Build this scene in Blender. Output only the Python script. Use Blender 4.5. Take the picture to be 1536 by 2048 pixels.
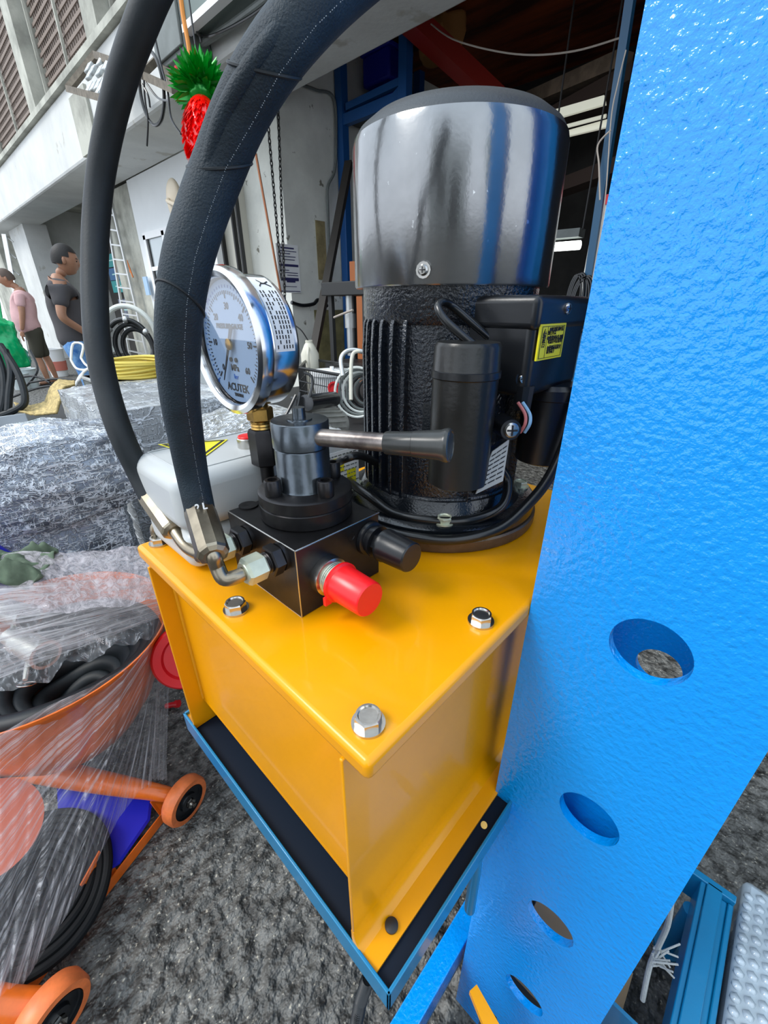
import bpy, bmesh, math, random
from mathutils import Vector as V, Matrix, noise as mnoise
PI = math.pi
random.seed(7)
S = bpy.context.scene
COL = S.collection
for o in list(bpy.data.objects): bpy.data.objects.remove(o)

# ------------------------------------------------------------------ camera, world, sun, exposure
CAM_Z, PITCH, YAW, FPX = 1.10, 26.0, 46.7, 844.0
cam_d = bpy.data.cameras.new('camera'); cam = bpy.data.objects.new('camera', cam_d); COL.objects.link(cam)
cam.location = (0, 0, CAM_Z); cam.rotation_euler = (math.radians(90-PITCH), 0, math.radians(-YAW))
cam_d.sensor_fit = 'VERTICAL'; cam_d.sensor_height = 36.0; cam_d.lens = FPX/2048*36.0
cam_d.clip_start = .01; cam_d.clip_end = 200
S.camera = cam
S.view_settings.view_transform = 'Standard'; S.view_settings.look = 'None'
S.view_settings.gamma = 1.0; S.view_settings.exposure = 0.38; S.view_settings.use_curve_mapping = False

w = bpy.data.worlds.new('overcast_sky'); S.world = w; w.use_nodes = True
nt = w.node_tree; nt.nodes.clear()
out = nt.nodes.new('ShaderNodeOutputWorld'); bg = nt.nodes.new('ShaderNodeBackground')
geo = nt.nodes.new('ShaderNodeTexCoord'); sep = nt.nodes.new('ShaderNodeSeparateXYZ')
rmp = nt.nodes.new('ShaderNodeValToRGB')
rmp.color_ramp.elements[0].position = 0.0; rmp.color_ramp.elements[0].color = (.80, .86, .95, 1)
rmp.color_ramp.elements[1].position = 1.0; rmp.color_ramp.elements[1].color = (.72, .86, 1.0, 1)
nt.links.new(geo.outputs['Generated'], sep.inputs[0]); nt.links.new(sep.outputs['Z'], rmp.inputs[0])
nt.links.new(rmp.outputs[0], bg.inputs[0]); bg.inputs[1].default_value = 1.45
nt.links.new(bg.outputs[0], out.inputs[0])

def sun(name, az, el, energy, angle, col):
    d = bpy.data.lights.new(name, 'SUN'); d.energy = energy; d.angle = math.radians(angle); d.color = col
    o = bpy.data.objects.new(name, d); COL.objects.link(o)
    a, e = math.radians(az), math.radians(el)
    to = V((math.cos(e)*math.cos(a), math.cos(e)*math.sin(a), math.sin(e)))
    o.rotation_euler = to.to_track_quat('Z', 'Y').to_euler(); o.location = to*20
# hazy sun high over the street, behind and to the left of the camera
sun('hazy_sun', 150, 50, 1.7, 22, (1, .97, .92))

# ------------------------------------------------------------------ view geometry helper: a photo pixel turned into a point of the place
_p = math.radians(PITCH); _y = math.radians(YAW); _c, _s = math.cos(_y), math.sin(_y)
def ray(x, y):
    X, U = x-768, 1024-y
    a, b, c = X, FPX*math.cos(_p)+U*math.sin(_p), U*math.cos(_p)-FPX*math.sin(_p)
    return V((_c*a+_s*b, -_s*a+_c*b, c))
def at(x, y, X=None, Y=None, z=None, d=None):
    r = ray(x, y)
    if X is not None: t = X/r.x
    elif Y is not None: t = Y/r.y
    elif z is not None: t = (z-CAM_Z)/r.z
    else: t = d/FPX
    return r*t+V((0, 0, CAM_Z))

# ------------------------------------------------------------------ materials
MATS = {}
def mat(name, col, rough=.5, metal=0., bump=0., bscale=60., var=0., vscale=8., col2=None, coat=0., spec=.5,
        emit=0., trans=0., stretch=None, uv=False, bdist=.002, speck=None):
    if name in MATS: return MATS[name]
    m = bpy.data.materials.new(name); m.use_nodes = True; t = m.node_tree; N, Lk = t.nodes, t.links
    b = N['Principled BSDF']
    b.inputs['Base Color'].default_value = (*col, 1); b.inputs['Roughness'].default_value = rough
    b.inputs['Metallic'].default_value = metal; b.inputs['Coat Weight'].default_value = coat
    b.inputs['Coat Roughness'].default_value = .06
    b.inputs['Specular IOR Level'].default_value = spec
    b.inputs['Transmission Weight'].default_value = trans
    if emit: b.inputs['Emission Color'].default_value = (*col, 1); b.inputs['Emission Strength'].default_value = emit
    tc = N.new('ShaderNodeTexCoord'); mp = N.new('ShaderNodeMapping')
    Lk.new(tc.outputs['UV' if uv else 'Object'], mp.inputs[0])
    if stretch: mp.inputs['Scale'].default_value = stretch
    if var or col2:
        n = N.new('ShaderNodeTexNoise'); n.inputs['Scale'].default_value = vscale; n.inputs['Detail'].default_value = 6
        n.inputs['Roughness'].default_value = .62
        Lk.new(mp.outputs[0], n.inputs[0]); r = N.new('ShaderNodeValToRGB'); Lk.new(n.outputs[0], r.inputs[0])
        r.color_ramp.elements[0].position = .38; r.color_ramp.elements[1].position = .62
        c2 = col2 if col2 else tuple(max(0, c*(1-var)) for c in col)
        r.color_ramp.elements[0].color = (*c2, 1); r.color_ramp.elements[1].color = (*col, 1)
        last = r.outputs[0]
        if speck:
            n2 = N.new('ShaderNodeTexNoise'); n2.inputs['Scale'].default_value = speck[1]; n2.inputs['Detail'].default_value = 4
            Lk.new(mp.outputs[0], n2.inputs[0]); r2 = N.new('ShaderNodeValToRGB'); Lk.new(n2.outputs[0], r2.inputs[0])
            r2.color_ramp.elements[0].position = speck[2]; r2.color_ramp.elements[1].position = speck[2]+.04
            mx = N.new('ShaderNodeMix'); mx.data_type = 'RGBA'; Lk.new(r2.outputs[0], mx.inputs[0]); Lk.new(last, mx.inputs[6])
            mx.inputs[7].default_value = (*speck[0], 1); last = mx.outputs[2]
        Lk.new(last, b.inputs['Base Color'])
    if bump:
        n = N.new('ShaderNodeTexNoise'); n.inputs['Scale'].default_value = bscale; n.inputs['Detail'].default_value = 3
        Lk.new(mp.outputs[0], n.inputs[0]); bp = N.new('ShaderNodeBump'); bp.inputs['Strength'].default_value = bump
        bp.inputs['Distance'].default_value = bdist
        Lk.new(n.outputs[0], bp.inputs['Height']); Lk.new(bp.outputs[0], b.inputs['Normal'])
        if coat: Lk.new(bp.outputs[0], b.inputs['Coat Normal'])
    MATS[name] = m; return m
yel = mat('yellow_enamel', (.88, .36, .0), .3, spec=.35, coat=.22, bump=.12, bscale=25, bdist=.001, var=.10, vscale=5)
blu = mat('blue_enamel', (.0, .31, .90), .22, coat=.6, bump=1.0, bscale=185, bdist=.0014, var=.06, vscale=3)
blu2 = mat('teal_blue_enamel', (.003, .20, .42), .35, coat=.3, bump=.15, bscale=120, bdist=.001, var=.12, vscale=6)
navy = mat('navy_tray_floor', (.002, .008, .02), .6, spec=.25)
blk = mat('black_enamel', (.006, .008, .011), .22, coat=.6, bump=.5, bscale=420, bdist=.0006)
blkr = mat('black_orange_peel', (.006, .009, .015), .2, coat=.8, bump=1.0, bscale=330, bdist=.0012)
cowlm = mat('gloss_black_cowl', (.31, .315, .32), .21, metal=.95, bump=.2, bscale=260, bdist=.0004, coat=.15, var=.12, vscale=30, speck=((.6, .62, .62), 130, .71))
cowltop = mat('satin_black_cowl_rim', (.05, .055, .06), .42, metal=.5, bump=.5, bscale=500, bdist=.0005)
plast = mat('black_plastic', (.009, .010, .012), .30, bump=.15, bscale=300, bdist=.0004)
plast2 = mat('soft_black_plastic', (.014, .014, .013), .30, bump=.1, bscale=200, var=.3, vscale=12)
oxide = mat('black_oxide_steel', (.045, .043, .045), .34, metal=.75, bump=.15, bscale=200, bdist=.0004, var=.45, vscale=18)
oxblue = mat('blued_steel', (.15, .175, .20), .26, metal=.9, bump=.1, bscale=150, var=.35, vscale=25)
steel = mat('bright_steel', (.62, .60, .56), .24, metal=1., bump=.08, bscale=80, var=.25, vscale=14)
stain = mat('stainless_steel', (.72, .72, .73), .16, metal=1., var=.08, vscale=10)
ferr = mat('plated_ferrule_steel', (.46, .39, .29), .33, metal=1., var=.4, vscale=22)
zinc = mat('zinc_plated_nut', (.62, .66, .52), .38, metal=.6, var=.2, vscale=40)
brass = mat('brass', (.72, .43, .12), .28, metal=1., var=.45, vscale=30)
worn = mat('worn_handle_steel', (.42, .37, .34), .32, metal=.85, var=.55, vscale=35, col2=(.14, .12, .115))
grip = mat('grey_rubber_grip', (.045, .047, .045), .26, var=.35, vscale=20)
rub = mat('black_hose_rubber', (.016, .021, .025), .52, bump=.25, bscale=500, bdist=.0005, var=.35, vscale=25, spec=.4)
ringm = mat('bronze_adapter_ring', (.16, .12, .085), .4, metal=.7, bump=.3, bscale=200, var=.3, vscale=30)
redp = mat('red_plastic', (.85, .008, .012), .3, spec=.6)
whp = mat('light_grey_plastic', (.52, .54, .54), .38, bump=.04, bscale=40)
white = mat('white_print', (.85, .86, .86), .5)
ink = mat('black_print', (.012, .012, .015), .6)
inkb = mat('blue_print', (.02, .12, .45), .6)
yst = mat('yellow_sticker', (.90, .80, .02), .4)
cable = mat('black_cable', (.008, .009, .01), .28, coat=.2)
orng = mat('orange_enamel', (.88, .17, .012), .35, coat=.3, var=.3, vscale=12)
orub = mat('orange_polyurethane', (.92, .22, .06), .42, var=.3, vscale=25)
bluep = mat('royal_blue_plastic', (.015, .02, .50), .35)
redw = mat('red_enamel', (.62, .01, .015), .3)
conc = mat('painted_concrete', (.70, .71, .69), .8, bump=.4, bscale=30, bdist=.004, var=.14, vscale=1.6, speck=((.50, .49, .44), 3.3, .66))
conc2 = mat('raw_concrete', (.52, .52, .45), .85, bump=.5, bscale=14, bdist=.006, var=.45, vscale=2.2)
dirty = mat('stained_plaster', (.84, .85, .78), .8, bump=.3, bscale=20, bdist=.004, var=.22, vscale=1.5, speck=((.20, .19, .15), 9, .66))
whw = mat('white_sheet_panel', (.80, .82, .82), .6, var=.05, vscale=2)
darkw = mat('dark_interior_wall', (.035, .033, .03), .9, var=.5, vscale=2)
rust = mat('rusty_brown_ceiling', (.30, .055, .008), .7, var=.85, vscale=1.2, stretch=(3, .6, 1))
rackb = mat('rack_blue', (.01, .09, .30), .45)
racko = mat('rack_red_orange', (.50, .03, .01), .45)
greym = mat('grey_painted_metal', (.17, .19, .18), .5, var=.2, vscale=8)
alum = mat('weathered_aluminium', (.55, .56, .55), .38, metal=.8)
brown = mat('brown_weathered_wood', (.22, .16, .11), .8, var=.4, vscale=8)
dark = mat('dark_steel', (.03, .03, .03), .5, metal=.3)
tan = mat('tan_cardboard', (.45, .30, .16), .8)
straw = mat('woven_straw', (.62, .47, .20), .8, bump=.8, bscale=90, var=.45, vscale=45)
skin = mat('tan_skin', (.40, .20, .12), .5, var=.15, vscale=8)
hair = mat('black_hair', (.012, .010, .009), .6, bump=.6, bscale=120)
pinks = mat('pink_shirt_cloth', (.68, .42, .42), .8, bump=.4, bscale=20, bdist=.006, var=.1)
greys = mat('charcoal_shirt_cloth', (.075, .07, .075), .85, bump=.4, bscale=20, bdist=.006)
olive = mat('olive_shorts_cloth', (.045, .042, .028), .85, bump=.4, bscale=18, bdist=.006)
jean = mat('blue_jeans_denim', (.03, .14, .42), .85, col2=(.22, .42, .68), vscale=9, bump=.3, bscale=30)
ywh = mat('yellow_hose_rubber', (.85, .66, .12), .4)
wht = mat('white_hose', (.72, .75, .70), .4)
rag = mat('grey_green_cloth', (.13, .18, .12), .9, var=.45, vscale=14, bump=.4, bscale=90)
greenb = mat('green_plastic_bag', (.0, .42, .14), .25, bump=.8, bscale=8, bdist=.02)
teal = mat('teal_sign', (.0, .30, .30), .5)
grill = mat('brown_grille_metal', (.22, .17, .14), .7)
grillbg = mat('grille_backing', (.30, .25, .22), .8, var=.4, vscale=3)
foil_g = mat('green_foil', (.0, .33, .02), .18, metal=.35, spec=.8)
foil_r = mat('red_foil', (.92, .0, .0), .25, spec=.8)
lamp = mat('fluorescent_tube', (.95, 1., .97), .4, emit=3.0)
lampw = mat('lamp_cover', (.75, .75, .62), .4, emit=.35)
asph = mat('oily_asphalt', (.18, .178, .165), .6, bump=1., bscale=34, bdist=.04, var=.7, vscale=30, col2=(.035, .034, .031), speck=((.42, .39, .32), 120, .64))
grit = mat('pale_grit', (.42, .39, .32), .8, var=.6, vscale=30)
beige = mat('beige_plastic', (.58, .50, .38), .5)
leaf = mat('street_tree_green', (.06, .16, .02), .8, var=.6, vscale=3)

def film_mat(name, su, sv, lo, hi, base=.04, tint=(.86, .90, .95), rough=.2, uv=True, top=.75, wob=1.):
    """clear stretch film: see-through, with milky creases where it is gathered"""
    m = bpy.data.materials.new(name); m.use_nodes = True; t = m.node_tree; N, Lk = t.nodes, t.links
    N.clear(); o = N.new('ShaderNodeOutputMaterial'); mix = N.new('ShaderNodeMixShader')
    tr = N.new('ShaderNodeBsdfTransparent'); pb = N.new('ShaderNodeBsdfPrincipled')
    pb.inputs['Base Color'].default_value = (*tint, 1); pb.inputs['Roughness'].default_value = rough
    pb.inputs['Specular IOR Level'].default_value = .8
    tc = N.new('ShaderNodeTexCoord'); mp = N.new('ShaderNodeMapping'); mp.inputs['Scale'].default_value = (su, sv, su)
    Lk.new(tc.outputs['UV' if uv else 'Object'], mp.inputs[0])
    n = N.new('ShaderNodeTexNoise'); n.inputs['Scale'].default_value = 1; n.inputs['Detail'].default_value = 5
    n.inputs['Roughness'].default_value = .7; n.inputs['Distortion'].default_value = wob
    Lk.new(mp.outputs[0], n.inputs[0]); r = N.new('ShaderNodeMapRange'); Lk.new(n.outputs[0], r.inputs[0])
    r.inputs[1].default_value = lo; r.inputs[2].default_value = hi; r.inputs[3].default_value = base; r.inputs[4].default_value = top
    bp = N.new('ShaderNodeBump'); bp.inputs['Strength'].default_value = .9; bp.inputs['Distance'].default_value = .006
    Lk.new(n.outputs[0], bp.inputs['Height']); Lk.new(bp.outputs[0], pb.inputs['Normal'])
    Lk.new(r.outputs[0], mix.inputs[0]); Lk.new(tr.outputs[0], mix.inputs[1]); Lk.new(pb.outputs[0], mix.inputs[2])
    Lk.new(mix.outputs[0], o.inputs[0]); return m
film_s = film_mat('streaky_stretch_film', 60, 1.3, .47, .72, base=.10, top=.75, wob=.1, tint=(.80, .78, .80))
film_c = film_mat('crinkled_stretch_film', 24, 12, .50, .72, base=.10, top=.6, wob=1.6)
film_m = film_mat('milky_gathered_film', 18, 8, .40, .62, base=.32, top=.90, tint=(.40, .37, .40), rough=.3, wob=2.)
film_w = film_mat('milky_streaked_film', 1.4, 42, .42, .66, base=.16, top=.85, tint=(.62, .60, .62), rough=.3, wob=.2)
def wrapped_mat(name, under, under2, su, lo=.9, hi=.04):
    """goods under many layers of stretch film: creases coloured as pale threads"""
    m = bpy.data.materials.new(name); m.use_nodes = True; t = m.node_tree; N, Lk = t.nodes, t.links
    b = N['Principled BSDF']; b.inputs['Roughness'].default_value = .22; b.inputs['Coat Weight'].default_value = .7
    b.inputs['Coat Roughness'].default_value = .12
    tc = N.new('ShaderNodeTexCoord'); outs = []; hs_ = []
    for rot, sc, wd in (((.5, .3, .4), su, hi), ((1.2, .2, 1.1), (su[2], su[0], su[1]), hi*.8), ((.1, 1.0, 2.2), (su[0]*2.5, su[2]*1.6, su[1]), hi)):
        mp = N.new('ShaderNodeMapping'); mp.inputs['Scale'].default_value = sc; mp.inputs['Rotation'].default_value = rot
        Lk.new(tc.outputs['Object'], mp.inputs[0])
        n = N.new('ShaderNodeTexNoise'); n.inputs['Scale'].default_value = 1; n.inputs['Detail'].default_value = 3
        n.inputs['Roughness'].default_value = .55; n.inputs['Distortion'].default_value = .5; Lk.new(mp.outputs[0], n.inputs[0])
        sb = N.new('ShaderNodeMath'); sb.operation = 'SUBTRACT'; Lk.new(n.outputs[0], sb.inputs[0]); sb.inputs[1].default_value = .5
        ab = N.new('ShaderNodeMath'); ab.operation = 'ABSOLUTE'; Lk.new(sb.outputs[0], ab.inputs[0])
        mr = N.new('ShaderNodeMapRange'); Lk.new(ab.outputs[0], mr.inputs[0]); mr.inputs[1].default_value = wd*.25; mr.inputs[2].default_value = wd
        mr.inputs[3].default_value = 1; mr.inputs[4].default_value = 0; outs.append(mr.outputs[0])
    m1 = N.new('ShaderNodeMath'); m1.operation = 'MAXIMUM'; Lk.new(outs[0], m1.inputs[0]); Lk.new(outs[1], m1.inputs[1])
    m2 = N.new('ShaderNodeMath'); m2.operation = 'MAXIMUM'; Lk.new(m1.outputs[0], m2.inputs[0]); Lk.new(outs[2], m2.inputs[1])
    n2 = N.new('ShaderNodeTexNoise'); n2.inputs['Scale'].default_value = 7; n2.inputs['Detail'].default_value = 4; Lk.new(tc.outputs['Object'], n2.inputs[0])
    mx = N.new('ShaderNodeMix'); mx.data_type = 'RGBA'; r0 = N.new('ShaderNodeMapRange'); Lk.new(n2.outputs[0], r0.inputs[0])
    r0.inputs[1].default_value = .4; r0.inputs[2].default_value = .6
    Lk.new(r0.outputs[0], mx.inputs[0]); mx.inputs[6].default_value = (*under, 1); mx.inputs[7].default_value = (*under2, 1)
    mk = N.new('ShaderNodeMath'); mk.operation = 'MULTIPLY'; Lk.new(m2.outputs[0], mk.inputs[0]); mk.inputs[1].default_value = lo
    mx2 = N.new('ShaderNodeMix'); mx2.data_type = 'RGBA'
    Lk.new(mk.outputs[0], mx2.inputs[0]); Lk.new(mx.outputs[2], mx2.inputs[6]); mx2.inputs[7].default_value = (.86, .92, 1.0, 1)
    Lk.new(mx2.outputs[2], b.inputs['Base Color'])
    bp = N.new('ShaderNodeBump'); bp.inputs['Strength'].default_value = 1; bp.inputs['Distance'].default_value = .006
    Lk.new(m2.outputs[0], bp.inputs['Height']); Lk.new(bp.outputs[0], b.inputs['Normal']); Lk.new(bp.outputs[0], b.inputs['Coat Normal'])
    return m
wrapA = wrapped_mat('film_wrapped_goods', (.07, .08, .10), (.34, .40, .50), (9, 22, 60), .95, .045)
wrapB = wrapped_mat('film_wrapped_carton', (.34, .36, .38), (.62, .65, .66), (3, 8, 50), .8, .03)
wrapC = wrapped_mat('film_wrapped_machine', (.14, .14, .12), (.42, .43, .40), (7, 26, 40), .85, .04)
glassm = bpy.data.materials.new('gauge_glass'); glassm.use_nodes = True
_t = glassm.node_tree; _t.nodes.clear(); _o = _t.nodes.new('ShaderNodeOutputMaterial'); _m = _t.nodes.new('ShaderNodeMixShader')
_a = _t.nodes.new('ShaderNodeBsdfTransparent'); _g = _t.nodes.new('ShaderNodeBsdfGlossy'); _g.inputs['Roughness'].default_value = .02
_f = _t.nodes.new('ShaderNodeMapRange'); _l = _t.nodes.new('ShaderNodeLayerWeight'); _t.links.new(_l.outputs['Facing'], _f.inputs[0]); _f.inputs[3].default_value = .08; _f.inputs[4].default_value = .42
_t.links.new(_f.outputs[0], _m.inputs[0]); _t.links.new(_a.outputs[0], _m.inputs[1]); _t.links.new(_g.outputs[0], _m.inputs[2]); _t.links.new(_m.outputs[0], _o.inputs[0])

# ------------------------------------------------------------------ mesh helpers
def basis(d, up=None):
    d = V(d).normalized(); u = V(up) if up else (V((0, 0, 1)) if abs(d.z) < .9 else V((1, 0, 0)))
    x = u.cross(d).normalized(); y = d.cross(x); return x, y, d
class B:
    def __init__(s): s.b = bmesh.new()
    def box(s, c, sz, rot=None, M=None):
        M_ = Matrix.Translation(V(c)) @ (rot.to_matrix().to_4x4() if rot else Matrix()) @ Matrix.Diagonal((*sz, 1))
        bmesh.ops.create_cube(s.b, size=1, matrix=M_); return s
    def bb(s, a, b):
        a, b = V(a), V(b); return s.box((a+b)/2, [abs(x) for x in (b-a)])
    def rings(s, rings, close=True, cap=True):
        vs = [[s.b.verts.new(p) for p in r] for r in rings]; n = len(vs[0])
        for i in range(len(vs)-1):
            for j in range(n if close else n-1):
                k = (j+1) % n
                try: s.b.faces.new((vs[i][j], vs[i][k], vs[i+1][k], vs[i+1][j]))
                except Exception: pass
        if cap and close:
            for r, f in ((vs[0], True), (vs[-1], False)):
                try: s.b.faces.new(list(reversed(r)) if f else r)
                except Exception: pass
        return s
    def cyl(s, p0, p1, r0, r1=None, n=28, cap=True, ph=0.):
        p0, p1 = V(p0), V(p1); x, y, d = basis(p1-p0); r1 = r0 if r1 is None else r1
        R = []
        for p, r in ((p0, r0), (p1, r1)): R.append([p+(x*math.cos(a)+y*math.sin(a))*r for a in [ph+2*PI*i/n for i in range(n)]])
        return s.rings(R, cap=cap)
    def lathe(s, o, ax, prof, n=48, cap=True):
        """prof: (radius, height along axis)"""
        o = V(o); x, y, d = basis(ax)
        return s.rings([[o+d*h+(x*math.cos(a)+y*math.sin(a))*max(r, 1e-5) for a in [2*PI*i/n for i in range(n)]] for r, h in prof], cap=cap)
    def tube(s, pts, r, n=12, sub=6, closed=False, flat=None):
        pts = [V(p) for p in pts]; rr = r if isinstance(r, (list, tuple)) else [r]*len(pts)
        P, R = [], []
        m = len(pts)
        for i in range(m-1 if not closed else m):
            g = lambda k: pts[k % m] if closed else pts[min(max(k, 0), m-1)]
            p0, p1, p2, p3 = g(i-1), g(i), g(i+1), g(i+2)
            ra, rb = rr[i], rr[(i+1) % m]
            for k in range(sub):
                t = k/sub; t2, t3 = t*t, t*t*t
                P.append(.5*((2*p1)+(p2-p0)*t+(2*p0-5*p1+4*p2-p3)*t2+(3*p1-p0-3*p2+p3)*t3)); R.append(ra+(rb-ra)*t)
        if not closed: P.append(pts[-1]); R.append(rr[-1])
        rings = []; T = None; N = None
        for i, p in enumerate(P):
            if closed: t = (P[(i+1) % len(P)]-P[i-1])
            else: t = P[min(i+1, len(P)-1)]-P[max(i-1, 0)]
            t.normalize()
            if N is None: N, _, _ = basis(t)
            else:
                q = T.rotation_difference(t); N = q @ N
            T = t; N = (N-t*N.dot(t)).normalized(); Bv = t.cross(N)
            rings.append([p+(N*math.cos(a)*(flat or 1)+Bv*math.sin(a))*R[i] for a in [2*PI*k/n for k in range(n)]])
        if closed: rings.append(rings[0]); s.rings(rings, cap=False); bmesh.ops.remove_doubles(s.b, verts=s.b.verts, dist=1e-7); return s
        return s.rings(rings)
    def prism(s, pts, ext):
        pts = [V(p) for p in pts]; ext = V(ext); return s.rings([pts, [p+ext for p in pts]])
    def ball(s, c, r, seg=20, scale=(1, 1, 1), rot=None):
        M = Matrix.Translation(V(c)) @ (rot.to_matrix().to_4x4() if rot else Matrix()) @ Matrix.Diagonal((*[r*k for k in scale], 1))
        bmesh.ops.create_uvsphere(s.b, u_segments=seg, v_segments=max(6, seg//2), radius=1, matrix=M); return s
    def build(s, name, m, parent=None, smooth=35, bev=0, bseg=2, **kw):
        off = V((0, 0, 0)); p = parent
        while p is not None: off += V(p.location); p = p.parent
        bmesh.ops.recalc_face_normals(s.b, faces=s.b.faces)
        for v in s.b.verts: v.co -= off
        me = bpy.data.meshes.new(name); s.b.to_mesh(me); s.b.free()
        me.materials.append(m)
        if smooth:
            for f in me.polygons: f.use_smooth = True
            me.set_sharp_from_angle(angle=math.radians(smooth))
        o = bpy.data.objects.new(name, me); COL.objects.link(o)
        if parent: o.parent = parent
        if bev:
            md = o.modifiers.new('bevel', 'BEVEL'); md.width = bev; md.segments = bseg; md.limit_method = 'ANGLE'; md.angle_limit = math.radians(40)
            md.harden_normals = False
        return tag(o, **kw)
def tag(o, label=None, cat=None, group=None, kind=None):
    if label: o['label'] = label
    if cat: o['category'] = cat
    if group: o['group'] = group
    if kind: o['kind'] = kind
    return o
def thing(name, label, cat, loc=(0, 0, 0), group=None):
    o = bpy.data.objects.new(name, None); o.empty_display_size = .05; COL.objects.link(o); o.location = loc
    return tag(o, label, cat, group)
def copy_tree(o, parent=None):
    c = o.copy(); COL.objects.link(c); c.parent = parent
    for ch in list(o.children): copy_tree(ch, c)
    return c
def text(name, s, size, o, xd, yd, m, parent, ext=.0002, align='CENTER', bold=0, warp=None):
    cu = bpy.data.curves.new('t', 'FONT'); cu.body = s; cu.size = size; cu.align_x = align; cu.align_y = 'CENTER'
    cu.extrude = ext; cu.offset = bold; cu.resolution_u = 2
    ob = bpy.data.objects.new('t', cu); COL.objects.link(ob); dg = bpy.context.evaluated_depsgraph_get()
    me = bpy.data.meshes.new_from_object(ob.evaluated_get(dg)); bpy.data.objects.remove(ob); bpy.data.curves.remove(cu)
    off = V((0, 0, 0)); p = parent
    while p is not None: off += V(p.location); p = p.parent
    xd, yd = V(xd).normalized(), V(yd).normalized(); zd = xd.cross(yd)
    for v in me.vertices:
        q = V(o)+xd*v.co.x+yd*v.co.y+zd*v.co.z if not warp else warp(v.co)
        v.co = q-off
    me.materials.clear(); me.materials.append(m); me.name = name
    r = bpy.data.objects.new(name, me); COL.objects.link(r); r.parent = parent; return r
def hexbolt(name, c, ax, r, h, m, parent, washer=True):
    c, ax = V(c), V(ax).normalized(); b = B()
    if washer: b.cyl(c, c+ax*h*.22, r*1.22, n=28)
    b.lathe(c+ax*h*.22, ax, [(.0, 0), (r, 0), (r, h*.62), (r*.9, h*.78), (r*.84, h*.78)], n=6, cap=False)
    b.lathe(c+ax*h*.22, ax, [(r*.90, h*.775), (r*.76, h*.78), (r*.68, h*.64), (.0, h*.64)], n=24, cap=False)
    return b.build(name, m, parent, smooth=25)
def sheet(name, P, m, parent=None, nu=40, nv=40, th=0, amp=0, **kw):
    """P(u,v) -> point; UVs are kept"""
    off = V((0, 0, 0)); p = parent
    while p is not None: off += V(p.location); p = p.parent
    vs = []; fs = []
    for j in range(nv+1):
        for i in range(nu+1): vs.append(tuple(V(P(i/nu, j/nv))-off))
    for j in range(nv):
        for i in range(nu): a = j*(nu+1)+i; fs.append((a, a+1, a+nu+2, a+nu+1))
    me = bpy.data.meshes.new(name); me.from_pydata(vs, [], fs); uv = me.uv_layers.new(name='UVMap')
    for poly in me.polygons:
        poly.use_smooth = True
        for li in poly.loop_indices:
            vi = me.loops[li].vertex_index; uv.data[li].uv = ((vi % (nu+1))/nu, (vi//(nu+1))/nv)
    me.materials.append(m); o = bpy.data.objects.new(name, me); COL.objects.link(o)
    if parent: o.parent = parent
    if th: md = o.modifiers.new('thick', 'SOLIDIFY'); md.thickness = th
    return tag(o, **kw)
def nz(p, s=1., o=0): return mnoise.noise(V(p)*s+V((o, o*1.7, -o)))

X, Y, Z = V((1, 0, 0)), V((0, 1, 0)), V((0, 0, 1))

# ================================================================== SETTING
b = B(); b.bb((-8, -8, -.2), (12, 22, 0)); b.build('floor', asph, smooth=0, kind='structure')
F = 2.8
# front plane of the row of workshops, seen from the street
SOF, FAS = 2.64, 3.30
b = B(); b.bb((2.15, -3, SOF), (2.8, 18, FAS)); b.build('trim_1', conc, bev=.03, smooth=0, kind='structure')
b = B(); b.bb((2.10, -3, FAS), (2.2, 18, FAS+.06)); b.build('trim_2', conc2, smooth=0, kind='structure')
b = B(); b.bb((2.8, 3.9, 0), (2.9, 5.2, 2.64)); b.build('wall_front', dirty, smooth=0, kind='structure')
b = B(); b.bb((2.9, 3.9, 0), (5.6, 4.05, 3.3)); b.build('wall_side', dirty, smooth=0, kind='structure')
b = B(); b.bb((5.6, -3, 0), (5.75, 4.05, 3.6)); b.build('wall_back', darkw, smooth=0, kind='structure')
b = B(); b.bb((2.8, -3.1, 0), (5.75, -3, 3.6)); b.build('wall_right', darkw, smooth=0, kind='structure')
b = B(); b.bb((2.8, -3, 3.3), (5.75, 4.05, 3.45)); b.build('ceiling', rust, smooth=0, kind='structure')
b = B(); b.bb((2.8, 5.2, 0), (2.9, 7.48, 2.64)); b.build('wall_panel', whw, smooth=0, kind='structure')
b = B(); b.bb((2.84, 7.48, 0), (3.3, at(226, 500, X=2.84).y, 2.64)); b.build('wall_pier', conc2, smooth=0, kind='structure')
b = B(); b.bb((4.3, 7.5, 0), (4.4, 13.0, 3.3)); b.build('wall_inner', conc2, smooth=0, kind='structure')
b = B(); b.bb((2.48, 12.65, 0), (2.9, 14.2, 2.66)); b.bb((2.9, 13., 0), (4.4, 13.1, 3)); b.build('wall_left', conc, smooth=0, kind='structure')
b = B(); b.bb((2.35, 15.2, 0), (2.9, 17.5, 2.66)); b.build('wall_left_far', conc2, smooth=0, kind='structure')
b = B(); b.bb((2.8, 4.05, 3.0), (4.4, 18, 3.2)); b.build('ceiling_left', conc2, smooth=0, kind='structure')
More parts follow.
